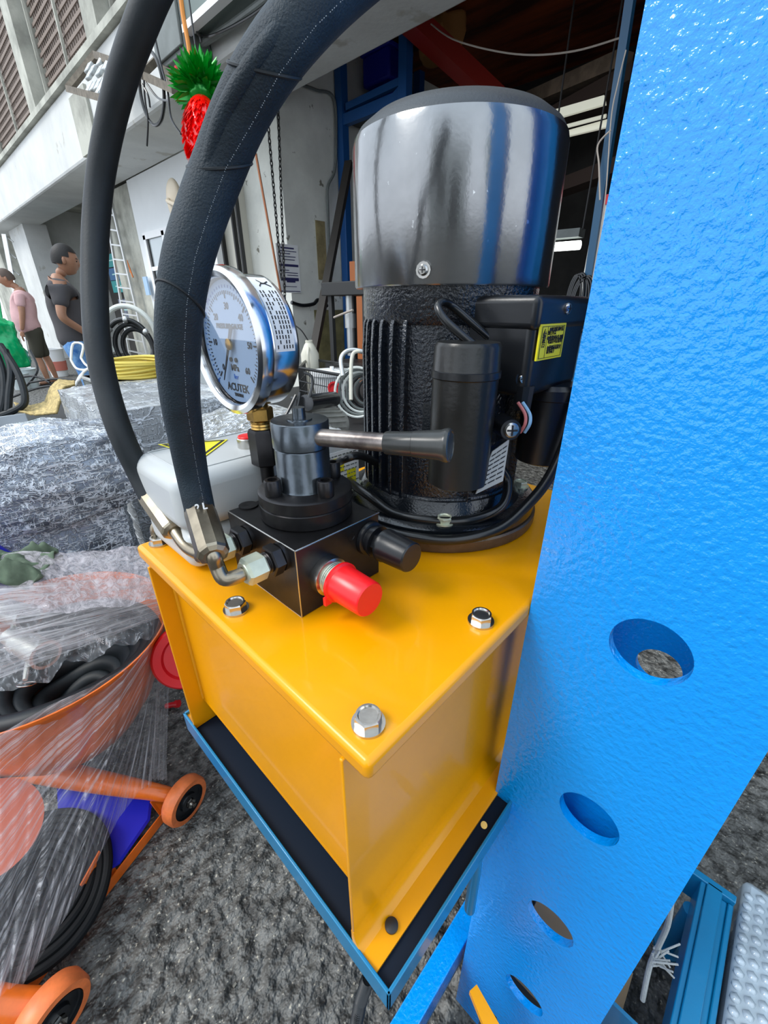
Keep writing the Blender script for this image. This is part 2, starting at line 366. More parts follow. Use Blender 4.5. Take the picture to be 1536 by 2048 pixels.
# upper storey: columns and perforated grilles
b = B()
for y in (2.0, 4.3, 5.9, 8.6, 12.2): b.bb((2.25, y, FAS), (2.5, y+.34, 6.6))
b.build('wall_upper_columns', conc2, smooth=0, kind='structure')
b = B(); b.bb((2.62, -3, FAS), (2.8, 18, 6.6)); b.build('wall_upper', grillbg, smooth=0, kind='structure')
gpan = [(6.35, 8.5), (9.0, 12.1), (12.6, 16.5), (4.7, 5.85)]
for y0, y1 in gpan:
    g = thing('grille_panel', 'x', 'grille', (2.4, y0, FAS))
    b = B(); n = 34
    for i in range(n): z = FAS+.08+i*.095; b.box((2.44, (y0+y1)/2, z), (.012, y1-y0, .034))
    for i in range(int((y1-y0)/.075)): b.box((2.45, y0+.04+i*.075, 4.9), (.008, .022, 3.2))
    b.build('mesh', grill, g, smooth=0, kind='stuff')
    b = B()
    for yy in (y0, (y0+y1)/2, y1): b.box((2.40, yy, 4.9), (.03, .03, 3.2))
    b.build('frame', conc2, g, smooth=0)
    g['label'] = {6.35: 'brown perforated grille panel between the two middle upper columns', 9.0: 'wide brown grille panel above the ledge, second bay from the left',
                  12.6: 'farthest brown grille panel, above the ledge at the left edge of the photo', 4.7: 'narrow brown grille panel behind the top of the left hose'}[y0]
# door / window unit on the white front
b = B()
T1 = 1.98
for y in (7.18, 6.55, 5.75, 5.25): b.bb((2.76, y-.04, .05), (2.80, y+.04, T1))
b.bb((2.76, 5.2, T1-.05), (2.8, 7.22, T1+.03)); b.bb((2.765, 5.2, 1.55), (2.8, 7.2, 1.6)); b.build('window_1', white, smooth=0, kind='structure')
b = B(); b.bb((2.785, 5.25, .1), (2.802, 7.14, T1)); b.build('window_2', mat('window_glass', (.45, .5, .52), .08, metal=.2), smooth=0, kind='structure')
b = B(); b.bb((2.77, 7.09, .05), (2.79, 7.13, T1-.05)); b.bb((2.77, 6.49, .05), (2.79, 6.51, T1-.05)); b.build('trim_3', dark, smooth=0, kind='structure')
# second, creamy folding door right of the hose
b = B(); b.bb((2.7, 4.55, 0), (2.80, 5.2, 2.6)); b.build('door_1', mat('cream_door', (.62, .60, .52), .6), smooth=0, kind='structure')
b = B()
for y in (4.5, 4.6, 4.86, 4.9): b.bb((2.66, y, 0), (2.70, y+.025, 2.62))
b.build('trim_4', dark, smooth=0, kind='structure')

# opposite side of the street (behind the camera, seen in reflections)
o = thing('street_building', 'pale building across the street', 'building', (-7, -2, 0))
b = B(); b.bb((-8.5, -8, 0), (-7, -1, 5)); b.build('wall', conc, o, smooth=0)
b = B(); b.bb((-7.05, -6, 0), (-6.98, -4, 2.6)); b.bb((-7.05, -3.4, .9), (-6.98, -2, 2.6)); b.build('opening', darkw, o, smooth=0)
o = thing('street_tree', 'green tree across the street', 'tree', (-1.5, -7, 0))
b = B(); b.cyl((-1.5, -7, 0), (-1.5, -7, 2.4), .14, .1); b.build('trunk', brown, o)
b = B()
for i in range(26):
    b.ball((-1.5+random.uniform(-1.3, 1.3), -7+random.uniform(-1, 1), 2.9+random.uniform(-1, 1.2)), random.uniform(.3, .6), 10)
b.build('foliage', leaf, o)

# ================================================================== HYDRAULIC TANK
ZT = .875
t = thing('hydraulic_tank', 'glossy yellow steel hydraulic oil tank with overhanging bolted lid, sitting in the blue tray', 'tank', (.30, .28, .612))
x0, x1, y0, y1 = .0996, .545, .106, .4525
b = B(); b.bb((x0, y0, ZT-.016), (x1, y1, ZT)); b.build('top_plate', yel, t, bev=.0045, bseg=4)
ye0, ye1 = .127, .428
b = B(); b.bb((x0-.001, ye0, .613), (x1-.01, ye0+.003, ZT-.016)); b.build('front_panel', yel, t, bev=.001)
b = B(); b.bb((x0-.001, ye1-.003, .613), (x1-.01, ye1, ZT-.016)); b.build('end_panel', yel, t, bev=.001)
b = B(); b.bb((.118, ye0+.003, .655), (.121, ye1-.003, ZT-.016))
b.cyl((.118, ye0+.004, .655), (.118, ye0+.004, ZT-.016), .003, n=8); b.cyl((.118, ye1-.004, .655), (.118, ye1-.004, ZT-.016), .003, n=8)
b.build('side_panel', yel, t, bev=.001)
b = B(); b.bb((x1-.03, ye0+.003, .655), (x1-.027, ye1-.003, ZT-.016)); b.bb((.118, ye0+.003, .650), (x1-.027, ye1-.003, .655)); b.build('rear_panel', yel, t)
# outward foot flange with slot
b = B()
prof = [(ye0, .640), (ye0-.0008, .630), (ye0-.004, .6225), (ye0-.009, .6185), (.1025, .617), (.1025, .614), (ye0-.008, .6145), (ye0, .618), (ye0+.003, .626), (ye0+.003, .640)]
b.rings([[V((xx, yy, zz)) for yy, zz in prof] for xx in (x0-.001, x1-.01)]); b.build('foot_flange', yel, t, smooth=30)
b = B(); b.bb((x0, ye1, .614), (x1-.01, ye1+.022, .617)); b.build('foot_flange', yel, t)
b = B(); c = at(783, 1852, z=.6185); b.lathe(c, Z, [(.0058, 0), (.0058, .0022), (.0035, .0034), (0, .0036)], n=20, cap=False); b.build('foot_bolt', dark, t)
for (bx, by) in ((.1185, .1245), (.1185, .279), (.1185, .437), (.244, .1245), (.38, .1245), (.52, .1245), (.53, .437)):
    hexbolt('lid_bolt', (bx, by, ZT), Z, .0085, .0085, steel, t)

# ================================================================== ELECTRIC MOTOR
mx, my = .3948, .2817; MC = V((mx, my, 0))
t = thing('electric_motor', 'upright black finned electric motor with glossy domed fan cover on the yellow tank', 'motor', (mx, my, ZT))
def mp_(az, r, z): a = math.radians(az); return V((mx+math.cos(a)*r, my+math.sin(a)*r, z))
b = B(); b.lathe((mx, my, ZT), Z, [(.1157, .001), (.1165, .003), (.1165, .012), (.1150, .014)], n=72); b.build('adapter_ring', ringm, t)
b = B(); b.lathe((mx, my, ZT+.014), Z, [(.112, 0), (.114, .002), (.114, .0105), (.110, .013), (.096, .014), (.088, .03)], n=72); b.build('mounting_flange', blk, t)
b = B(); b.lathe((mx, my, ZT+.028), Z, [(.0815, 0), (.0815, .21), (.080, .235)], n=72); b.lathe((mx, my, ZT+.028), Z, [(.0865, 0), (.0865, .012), (.083, .018)], n=72)
b.lathe((mx, my, 1.085), Z, [(.083, 0), (.0865, .006), (.0865, .036)], n=72); b.build('housing', blkr, t)
# cooling fins all round except behind the capacitor and terminal box
hid = lambda a: 196 < a < 234 or 246 < a < 292
k = 0
for i in range(38):
    a = i*9.5
    if hid(a % 360): continue
    b = B(); a_ = math.radians(a); d = V((math.cos(a_), math.sin(a_), 0)); s_ = V((-d.y, d.x, 0))*.0021
    pr = [(.080, .905), (.0875, .905), (.0888, .925), (.0888, 1.06), (.0870, 1.085), (.0800, 1.100)]
    P0 = [MC+d*r-s_+Z*z for r, z in pr]; b.prism(P0, s_*2); b.build('cooling_fin', blkr, t, bev=.0005, bseg=1)
b = B(); b.lathe((mx, my, 0), Z, [(.0935, 1.1155), (.0945, 1.117), (.0943, 1.2), (.0940, 1.222), (.0925, 1.2275)], n=96)
co = b.build('fan_cover', cowlm, t, smooth=50)
_n = cowlm.node_tree.nodes; _tg = _n.new('ShaderNodeTangent'); _tg.direction_type = 'RADIAL'; _tg.axis = 'Z'
_n['Principled BSDF'].inputs['Anisotropic'].default_value = .75; _n['Principled BSDF'].inputs['Anisotropic Rotation'].default_value = .25
cowlm.node_tree.links.new(_tg.outputs[0], _n['Principled BSDF'].inputs['Tangent'])
b = B(); b.lathe((mx, my, 0), Z, [(.0925, 1.2275), (.0885, 1.2335), (.078, 1.241), (.070, 1.2435), (.062, 1.2440)], n=96)
b.build('fan_cover_rim', cowltop, co)
b = B()
for i in range(9): b.lathe((mx, my, 1.2445), Z, [(.008+i*.006, 0), (.0095+i*.006, .0012), (.011+i*.006, 0)], n=40, cap=False)
b.build('air_grille', dark, co)
# screw with washer at the cowl's lower edge
sc = at(862, 545, d=.36); d0 = V((sc.x-mx, sc.y-my, 0)).normalized(); sp = MC+d0*.0945+Z*1.1262
b = B(); b.cyl(sp, sp+d0*.0018, .0062, n=12); b.lathe(sp+d0*.0018, d0, [(.0042, 0), (.0042, .001), (.003, .0025), (0, .0028)], n=20, cap=False)
xx, yy, _ = basis(d0)
s1 = b.build('cover_screw', steel, t)
b = B(); b.box(sp+d0*.0046, (.0006, .0006, .0045)); b.box(sp+d0*.0046, (.0045*abs(xx.x)+.0005, .0045*abs(xx.y)+.0005, .0006)); b.build('screw_slot', ink, s1)
# start capacitor and its cable loop
cx, cy_ = .3035, .1955; CC = V((cx, cy_, 0))
b = B(); b.lathe((cx, cy_, 0), Z, [(.023, .957), (.0262, .959), (.0266, 1.048), (.0275, 1.049), (.0275, 1.0535), (.0268, 1.0545), (.0262, 1.072), (.0245, 1.0750), (.0, 1.0752)], n=48)
cap = b.build('capacitor', plast2, t)
b = B(); b.lathe((cx, cy_, 0), Z, [(.0268, 1.0485), (.0279, 1.049), (.0279, 1.054), (.0268, 1.0545)], n=48, cap=False); b.build('capacitor_lip', plast, cap)
b = B(); pts = [at(948, 690, d=.338), at(925, 672, d=.336), at(890, 640, d=.335), at(876, 615, d=.337), at(885, 604, d=.342), at(905, 612, d=.35), at(940, 642, d=.355), at(975, 672, d=.36), at(993, 690, d=.362)]
b.tube(pts, .0034, 12); b.build('lead_cable', cable, cap)
b = B(); b.bb((cx+.005, cy_-.006, .985), (mx-.04, my-.04, 1.02)); b.build('capacitor_bracket', blk, t)
# terminal box
b = B(); b.bb((.342, .160, 1.030), (.446, .235, 1.106)); tb = b.build('terminal_box', plast, t, bev=.007, bseg=4)
b = B(); b.bb((.340, .158, 1.082), (.448, .237, 1.108)); b.build('box_lid', plast, tb, bev=.006, bseg=4)
q = [at(1087, 643, Y=.1575), at(1133, 651, Y=.1575), at(1119, 720, Y=.1575), at(1070, 716, Y=.1575)]
sx0, sx1 = .3475+.012, .410; sz1 = (q[0].z+q[1].z)/2; sz0 = (q[2].z+q[3].z)/2
sx0 = (q[0].x+q[3].x)/2; sx1 = (q[1].x+q[2].x)/2
b = B(); b.bb((sx0, .1590, sz0), (sx1, .1574, sz1)); st = b.build('warning_sticker', yst, tb, smooth=0)
W, H = sx1-sx0, sz1-sz0
tx = lambda u, v: V((sx0+W*u, .1572, sz0+H*v))
b = B()
for u0, v0, u1, v1 in ((.05, .93, .95, .945), (.05, .05, .95, .065), (.05, .05, .065, .94), (.93, .05, .945, .94), (.27, .05, .28, .94)): b.bb(tx(u0, v0), tx(u1, v1)+V((0, -.0001, 0)))
b.prism([tx(.09, .72), tx(.24, .72), tx(.165, .88)], (0, -.0002, 0))
b.build('sticker_print', ink, st, smooth=0)
for i, (u, v, s_) in enumerate([(.62, .84, '●电源接通时请'), (.45, .75, '勿打开盖'), (.62, .60, '●维修时应先切断'), (.62, .50, '电源并可靠接地'), (.62, .32, '●使用前请检查'), (.5, .22, '接线端子')]):
    text('sticker_text', s_, .0040, tx(u, v), X, Z, ink, st)
text('sticker_text', '警', .007, tx(.165, .58), X, Z, ink, st); text('sticker_text', '告', .007, tx(.165, .46), X, Z, ink, st)
text('sticker_text', '!', .005, tx(.165, .775)+V((0, -.0003, 0)), X, Z, yst, st)
def screw(p, n, r, par, m=steel):
    p, n = V(p), V(n).normalized(); b = B(); b.lathe(p, n, [(r, 0), (r, r*.3), (r*.8, r*.55), (0, r*.6)], n=20, cap=False)
    s_ = b.build('screw', m, par); x_, y_, _ = basis(n); b = B(); c_ = p+n*r*.6
    for v_ in (x_, y_): b.rings([[c_+v_*r*.7+v_.cross(n)*r*.12, c_+v_*r*.7-v_.cross(n)*r*.12, c_-v_*r*.7-v_.cross(n)*r*.12, c_-v_*r*.7+v_.cross(n)*r*.12], [c_+v_*r*.7+v_.cross(n)*r*.12+n*.0003, c_+v_*r*.7-v_.cross(n)*r*.12+n*.0003, c_-v_*r*.7-v_.cross(n)*r*.12+n*.0003, c_-v_*r*.7+v_.cross(n)*r*.12+n*.0003]])
    b.build('screw_slot', ink, s_, smooth=0)
nd = V((-.7, -.7, .1))
p1 = at(1047, 758, d=.352)
b = B(); b.cyl(p1+V((.012, .012, 0)), p1, .0075, .0065, n=24); b.build('screw_boss', plast, t); screw(p1, nd, .0045, t)
p2 = at(1022, 860, d=.35); b = B(); b.cyl(p2+V((.02, .02, -.002)), p2, .0095, .0085, n=24); b.build('cable_gland', plast, t); screw(p2, nd, .0062, t)
p3 = at(1134, 617, Y=.158); screw(p3, V((0, -1, 0)), .0045, t)
# gland under box and bare wires
b = B(); g0 = at(1048, 785, d=.36); b.cyl(g0+V((0, 0, .006)), g0-V((0, 0, .014)), .0085, .0075, n=10); b.build('cable_gland', plast, t)
for dx, m_, nm in ((0, redw, 'pinkish red wire'), (.0028, mat('blue_wire', (.25, .45, .65), .4), 'pale blue wire')):
    b = B(); b.tube([at(1036, 805, d=.355)+V((dx, -dx, 0)), at(1050, 828, d=.352)+V((dx, -dx, 0)), at(1050, 848, d=.352)+V((dx, -dx, 0)), at(1040, 865, d=.358)+V((dx, -dx, 0))], .0014, 8); o = b.build('wire', m_ if dx else mat('red_wire', (.55, .16, .15), .4), t); o['label'] = nm
# second capacitor, low on the right
c2 = at(1098, 820, d=.415); b = B(); b.lathe((c2.x, c2.y, 0), Z, [(.022, .957), (.026, .959), (.0262, 1.02), (.0272, 1.021), (.0272, 1.03), (.024, 1.034), (0, 1.034)], n=40); b.build('capacitor', plast, t)
# type plate on the motor's foot, tilted
q = [at(985, 903, d=.365), at(1019, 878, d=.37), at(1006, 962, d=.375), at(952, 988, d=.365)]
pl_n = (q[1]-q[0]).cross(q[3]-q[0]).normalized()
b = B(); b.prism(q, pl_n*.0012); npl = b.build('type_plate', mat('matte_type_plate', (.42, .42, .40), .55, metal=.3), t, smooth=0); npl['label'] = 'silver type plate'
ux = (q[1]-q[0]).normalized(); uy = (q[0]-q[3]).normalized()
flip = -1 if pl_n.dot(V((0, 0, CAM_Z))-q[0]) < 0 else 1
b = B()
for i in range(7):
    a_ = q[0].lerp(q[3], .12+i*.12); c_ = q[1].lerp(q[2], .12+i*.12)
    for f0, f1 in ((.08, .30), (.36, .62), (.68, .9)):
        s0, s1_ = a_.lerp(c_, f0), a_.lerp(c_, f1); b.prism([s0, s1_, s1_-uy*.0013, s0-uy*.0013], pl_n*(.0016 if flip > 0 else -.0005))
b.build('plate_print', ink, npl, smooth=0)
b = B(); b.prism([v_+pl_n*(-.012 if flip > 0 else .012) for v_ in q], pl_n*.01*flip); b.build('plate_pad', blk, t)
for c_, r_ in ((at(700, 974, z=ZT+.028), .0085), (at(890, 1050, z=ZT+.029), .008), (at(1032, 972, z=ZT+.028), .008)):
    dd = V((c_.x-mx, c_.y-my, 0)).normalized(); c_ = MC+dd*.1005+Z*(ZT+.0275); hexbolt('flange_bolt', c_, Z, r_, .0075, zinc, t)

# cables lying round the motor foot
o = thing('power_cable', 'two black power cable loops wrapped round the foot of the motor', 'cable', (mx, my, ZT))
b = B(); b.tube([mp_(120, .118, .905), mp_(150, .108, .918), mp_(172, .103, .915), mp_(190, .101, .905), mp_(210, .101, .9045), mp_(228, .102, .905), mp_(244, .103, .908), mp_(258, .102, .916), mp_(268, .092, .935), mp_(262, .080, .955)], .0048, 14); b.build('upper_loop', cable, o)
b = B(); b.tube([mp_(140, .116, .897), mp_(165, .1195, .894), mp_(185, .1195, .8935), mp_(205, .1195, .8935), mp_(225, .120, .894), mp_(245, .124, .903), mp_(258, .130, .925), mp_(266, .140, .96), mp_(272, .146, 1.02), mp_(276, .140, 1.06)], .0052, 14); b.build('lower_loop', cable, o)
b = B(); b.tube([at(660, 935, z=.935), at(690, 918, d=.42), at(722, 912, d=.43), at(760, 930, d=.47)], .0042, 12); b.build('cable_end', cable, o)

# ================================================================== MANIFOLD BLOCK + VALVE
bx0, bx1, by0, by1, bz1 = .149, .2385, .2309, .331, .9375
t = thing('valve_manifold', 'black steel valve block with round hand valve bolted on the yellow tank lid', 'valve', (.194, .28, ZT))
b = B(); b.bb((bx0, by0, ZT), (bx1, by1, bz1)); b.build('block', oxide, t, bev=.0012)
vx, vy = .1973, .2787
for p_, q_ in (((bx0, by0, bz1), (bx0, by1, bz1)), ((bx0, by0, bz1), (bx1, by0, bz1)), ((bx0, by0, ZT+.001), (bx0, by0, bz1)), ((bx0, by0, ZT+.0008), (bx0, by1, ZT+.0008))):
    b = B(); b.cyl(V(p_)+V((.0006, .0006, -.0004)), V(q_)+V((.0006, .0006, -.0004)), .0006, n=8); b.build('bright_edge', steel, t)  # thin bright steel strips along the edges of the block
b = B(); b.lathe((vx, vy, bz1), Z, [(.0385, 0), (.0395, .001), (.0395, .0125), (.0385, .0135)], n=64); b.build('lower_flange', oxide, t)
b = B(); b.lathe((vx, vy, bz1+.0135), Z, [(.0385, 0), (.0397, .001), (.0397, .010), (.0375, .0115)], n=64); fl = b.build('upper_flange', oxide, t)
b = B(); b.lathe((vx, vy, .9622), Z, [(.0235, 0), (.0225, .002), (.0222, .034), (.0215, .035)], n=64); b.build('barrel', oxblue, t)
b = B(); b.lathe((vx, vy, .9975), Z, [(.0215, 0), (.0232, .0008), (.0232, .0205), (.0225, .0215), (.008, .0215), (.008, .0217), (.0, .0217)], n=64); hd = b.build('rotating_head', oxblue, t)
b = B(); b.lathe((vx, vy, 1.0191), Z, [(.0102, 0), (.010, .0008), (.006, .001)], n=32); b.cyl((vx, vy, 1.019), (vx, vy, 1.0285), .0055, .005, n=24); b.build('spindle', oxblue, hd)
for a in (170, 258, 350, 80):
    a_ = math.radians(a+8); c_ = V((vx+math.cos(a_)*.0305, vy+math.sin(a_)*.0305, .9622)); b = B()
    b.lathe(c_, Z, [(.0066, 0), (.0068, .001), (.0068, .0125), (.0060, .0138), (.0038, .0138), (.0038, .0075), (0, .0075)], n=32, cap=False); b.build('socket_screw', oxide, t)
b = B(); c_ = at(497, 1012, z=bz1); b.lathe(c_, Z, [(.0085, 0), (.0085, .0012), (.0055, .0014), (.0035, .0008), (0, .0004)], n=30, cap=False); b.build('plug_screw', oxide, t)
c_ = at(703, 1073, Y=by0); b = B(); b.lathe(c_, -Y, [(.0042, 0), (.0042, .0006), (.003, .0006), (.0028, .0001), (0, .0001)], n=24, cap=False); b.build('plug_screw', oxide, t)
# lever
h0 = V((.199, .262, 1.0075)); h1 = at(782, 886, d=.300); h2 = at(912, 892, d=.283)
b = B(); b.cyl(h0, h1, .0068, .0067, n=24); lv = b.build('lever', worn, t)
hd_ = (h2-h1).normalized(); L_ = (h2-h1).length
b = B(); b.lathe(h1-hd_*.004, hd_, [(.0078, 0), (.0083, .001), (.0088, L_*.45), (.0092, L_*.46), (.0105, L_*.86), (.0116, L_*.93), (.0118, L_*.97), (.0112, L_), (.0100, L_+.0005), (.0096, L_-.0002), (0, L_+.0004)], n=40); b.build('lever_grip', grip, lv)
# capped ports on the near face
c_ = V((.176, by0, .905))
b = B(); b.lathe(c_, -Y, [(.0165, 0), (.0168, .002), (.0162, .008), (.0135, .009), (.0135, .014)], n=40); prt = b.build('port_fitting', steel, t)
b = B()
for i in range(7): b.lathe(c_-Y*(.009+i*.0018), -Y, [(.0133, 0), (.0139, .0009), (.0133, .0018)], n=36, cap=False)
b.build('thread', zinc, prt)
b = B(); b.lathe(c_-Y*.0165, -Y, [(.0145, 0), (.0165, .0005), (.0167, .0030), (.0150, .0040), (.0140, .033), (.0130, .0345), (0, .0345)], n=48, cap=False)
b.box(c_+V((-.014, -.018, -.010)), (.006, .003, .007)); rc = b.build('dust_cap', redp, t); rc['label'] = 'bright red plastic dust cap'
c_ = V((.2255, by0, .918))
b = B(); b.lathe(c_, -Y, [(.0150, 0), (.0155, .001), (.0150, .004), (.0125, .005), (.0125, .009), (.014, .0095), (.014, .012)], n=36); b.build('port_fitting', plast, t)
b = B(); b.lathe(c_-Y*.012, -Y, [(.0105, 0), (.0105, .007)], n=6); b.lathe(c_-Y*.018, -Y, [(.013, 0), (.0145, .0008), (.0146, .004), (.0140, .005), (.0128, .030), (.0118, .0312), (0, .0312)], n=48, cap=False)
bc = b.build('dust_cap', plast, t); bc['label'] = 'black plastic cap'

# ================================================================== HOSES (with elbow, nut)
def fitting(par, yy, zz, xs):
    b = B(); b.cyl((bx0, yy, zz), (bx0-.003, yy, zz), .0115, n=28); b.lathe((bx0-.003, yy, zz), -X, [(.0112, 0), (.0125, .0012), (.0125, .0085), (.0112, .0095)], n=6); b.build('adapter_nut', oxide, par, smooth=25)
    b = B()
    for i in range(3): b.lathe((bx0-.0125-i*.0016, yy, zz), -X, [(.0078, 0), (.0085, .0008), (.0078, .0016)], n=28)
    b.build('thread', oxide, par)
    b = B(); b.lathe((bx0-.0165, yy, zz), -X, [(.0098, 0), (.0110, .0014), (.0110, xs-.002), (.0095, xs)], n=6); b.lathe((bx0-.0165-xs, yy, zz), -X, [(.0085, 0), (.0080, .0008)], n=24); b.build('swivel_nut', zinc, par, smooth=25)
t2 = thing('hydraulic_hose', 'nearer thick black hose in stitched fabric sleeve, arching over the gauge to a steel elbow', 'hose', (.12, .25, .92))
fitting(t2, .2492, .926, .016)
e0 = V((bx0-.0335, .2492, .926)); fb, ft = at(428, 1112, d=.292), at(398, 1016, d=.322)
b = B(); b.tube([e0, e0-X*.006, e0-X*.012+V((-.001, .003, .001)), fb.lerp(e0, .35)+V((-.004, .004, -.003)), fb, fb.lerp(ft, .15)], .0053, 18); b.build('elbow', ferr, t2)
b = B(); dd = ft-fb; b.lathe(fb-dd*.02, dd, [(.0075, 0), (.0103, .002), (.0112, .004), (.0114, dd.length*.9), (.0108, dd.length*1.02)], n=10); fr = b.build('ferrule', ferr, t2, smooth=20)
hp = [(400, 1020, .320), (385, 950, .312), (373, 880, .293), (361, 800, .27), (356, 700, .25), (362, 600, .232), (378, 510, .222), (406, 420, .218), (440, 330, .213), (478, 235, .203), (530, 140, .192), (600, 48, .186), (690, -40, .19), (830, -150, .20)]
b = B(); b.tube([at(x, y, d=d) for x, y, d in hp], .0105, 28, sub=8); hz = b.build('hose', rub, t2, smooth=80)
weave = mat('hose_sleeve_weave', (.017, .030, .042), .6, bump=.9, bscale=900, bdist=.0006, var=.35, vscale=40, spec=.35)
hs = hp
b = B(); b.tube([at(x, y, d=d) for x, y, d in hs], [.0109, .0112, .0116, .012]+[.0127]*(len(hs)-4), 28, sub=8, flat=.95); b.build('fabric_sleeve', weave, t2, smooth=80)
b = B(); b.tube([at(x-(26 if y > 300 else 34), y+4, d=d-.0065) for x, y, d in hs], [.0005, .0008, .001, .002, .003]+[.0042]*(len(hs)-5), 12, sub=8); b.build('sleeve_fold', weave, t2, smooth=80)
b = B()
sp_ = [at(x+(12 if y > 300 else 30), y+6, d=d-.0115) for x, y, d in hs]
for i in range(len(sp_)-1):
    for k in range(22):
        if (i*22+k) % 5 == 3: continue
        a_, c_ = sp_[i].lerp(sp_[i+1], (k+.2)/22), sp_[i].lerp(sp_[i+1], (k+.55)/22); b.cyl(a_, c_, .00018, n=5)
b.build('stitching', mat('grey_thread', (.25, .28, .30), .8), t2, kind='stuff')
for f0, cn in ((.30, 5), (.62, 8), (.8, 10)):
    i = cn; c_ = at(*hs[i][:2], d=hs[i][2]); n_ = (at(*hs[i+1][:2], d=hs[i+1][2])-at(*hs[i-1][:2], d=hs[i-1][2])).normalized()
    x_, y_, _ = basis(n_)
    b = B(); b.tube([c_+(x_*math.cos(a)*.0124+y_*math.sin(a)*.0124)+n_*.010*math.cos(a+1) for a in [2*PI*k/20 for k in range(20)]], .0008, 6, closed=True); b.build('binding_thread', rub, t2)
a_, c_ = at(398, 1008, d=.307), at(413, 1005, d=.306)
text('hose_marking', '2 L', .007, at(402, 1014, d=.3065), (at(420, 1010, d=.307)-at(390, 1016, d=.307)), Z, white, t2, bold=.0002)

t1 = thing('hydraulic_hose', 'farther plain black rubber hose rising at the left in front of the two men', 'hose', (.12, .30, .92))
fitting(t1, .2985, .9235, .016)
e0 = V((bx0-.0335, .2985, .9235)); fb, ft = at(350, 1062, d=.395), at(300, 992, d=.42)
b = B(); b.tube([e0, e0-X*.008, at(410, 1113, d=.365), at(375, 1095, d=.385), fb, fb.lerp(ft, .15)], .0056, 18); b.build('elbow', ferr, t1)
b = B(); dd = ft-fb; b.lathe(fb-dd*.02, dd, [(.0075, 0), (.0106, .002), (.0116, .004), (.0118, dd.length*.9), (.0112, dd.length*1.02)], n=10); b.build('ferrule', ferr, t1, smooth=20)
hp = [(304, 998, .418), (278, 945, .415), (243, 870, .40), (214, 780, .395), (196, 690, .39), (190, 600, .388), (190, 500, .385), (194, 420, .38), (203, 340, .37), (220, 250, .355), (246, 150, .335), (282, 50, .315), (325, -50, .30), (400, -180, .29)]
b = B(); b.tube([at(x, y, d=d) for x, y, d in hp], .0109, 28, sub=8); b.build('hose', rub, t1, smooth=80)

# ================================================================== PRESSURE GAUGE
gc = V((.180, .3405, 1.0725))
t = thing('pressure_gauge', 'round steel pressure gauge with dial tinted blue-grey for reflected shade on brass stem above the valve block', 'gauge', (.197, .3376, .938))
b = B(); b.lathe(gc, X, [(.0, .033), (.0485, .0328), (.0505, .030), (.0505, .004), (.0495, .002), (.046, .002)], n=80, cap=False); b.build('case', stain, t)
b = B(); b.lathe(gc, X, [(.0470, -.0015), (.0478, -.0045), (.0515, -.0065), (.0548, -.0045), (.0558, .000), (.0552, .005), (.0508, .0070)], n=96, cap=False); b.build('bezel', stain, t)
dial = mat('shade_tinted_dial', (.25, .37, .56), .5)  # blue-grey of reflected shade is mixed into the dial's own colour
b = B(); b.lathe(gc+X*.002, -X, [(.0, 0), (.047, 0)], n=80, cap=False); dl = b.build('dial', dial, t)
dX, dY_ = -Y, Z   # right / up as read by somebody facing +X
def dp_(r, ang, h=.0018):  # ang clockwise from top
    a = math.radians(ang); return gc+X*h+(dX*math.sin(a)+dY_*math.cos(a))*r
b = B()
for i in range(61):
    a = -135+i*4.5; r0 = .033 if i % 10 == 0 else (.0345 if i % 5 == 0 else .036); w_ = .0006 if i % 10 == 0 else .0003
    p0, p1 = dp_(r0, a), dp_(.0385, a); s_ = (p1-p0).cross(X).normalized()*w_; b.prism([p0-s_, p1-s_, p1+s_, p0+s_], -X*.0003)
b.build('scale_marks', ink, dl, smooth=0)
b = B()
for i in range(46):
    a = -135+i*6; p0, p1 = dp_(.0405, a), dp_(.0425, a); s_ = (p1-p0).cross(X).normalized()*.0003; b.prism([p0-s_, p1-s_, p1+s_, p0+s_], -X*.0003)
b.build('blue_scale_marks', inkb, dl, smooth=0)
for k in range(7): text('dial_figure', str(k*10), .0070, dp_(.0275, -135+45*k), dX, dY_, ink, dl, bold=.0001)
for k, s_ in ((0, '0'), (2, '200'), (4, '400'), (6, '600')): text('dial_figure', s_, .0048, dp_(.0448, -135+45*k), dX, dY_, inkb, dl)
for s_, sz, dz, dy, m_ in (('PRESSURE GAUGE', .0052, .0130, 0, ink), ('MPa', .0072, -.0185, 0, ink), ('bar', .0050, -.0255, 0, inkb), ('ACUTEK', .0090, -.0345, 0, ink), ('TAIWAN', .0035, -.0405, 0, ink)):
    text('dial_lettering', s_, sz, gc+X*.0018+Z*dz, dX, dY_, m_, dl, bold=.00015)
b = B()
for dy in (-.004, .004): b.lathe(gc+X*.002+V((0, dy, -.012)), -X, [(.0018, 0), (.0018, .0012), (0, .0014)], n=16, cap=False)
b.build('dial_screw', dark, dl)
b = B(); a = -150; p0, p1 = dp_(.034, a, -.0004), dp_(-.016, a, -.0004); s_ = (p1-p0).cross(X).normalized()
b.prism([p0-s_*.0003, p0+s_*.0003, gc+X*-.0004+s_*.0016, p1+s_*.0024, p1-s_*.0024, gc+X*-.0004-s_*.0016], -X*.0006); nd_ = b.build('needle', ink, t, smooth=0)
b = B(); b.lathe(gc, -X, [(.0045, 0), (.0045, .0015), (.003, .0022), (0, .0023)], n=28, cap=False); b.build('needle_hub', brass, nd_)
b = B(); b.lathe(gc, -X, [(.0478, .0035), (0, .0035)], n=64, cap=False); b.build('glass', glassm, t)
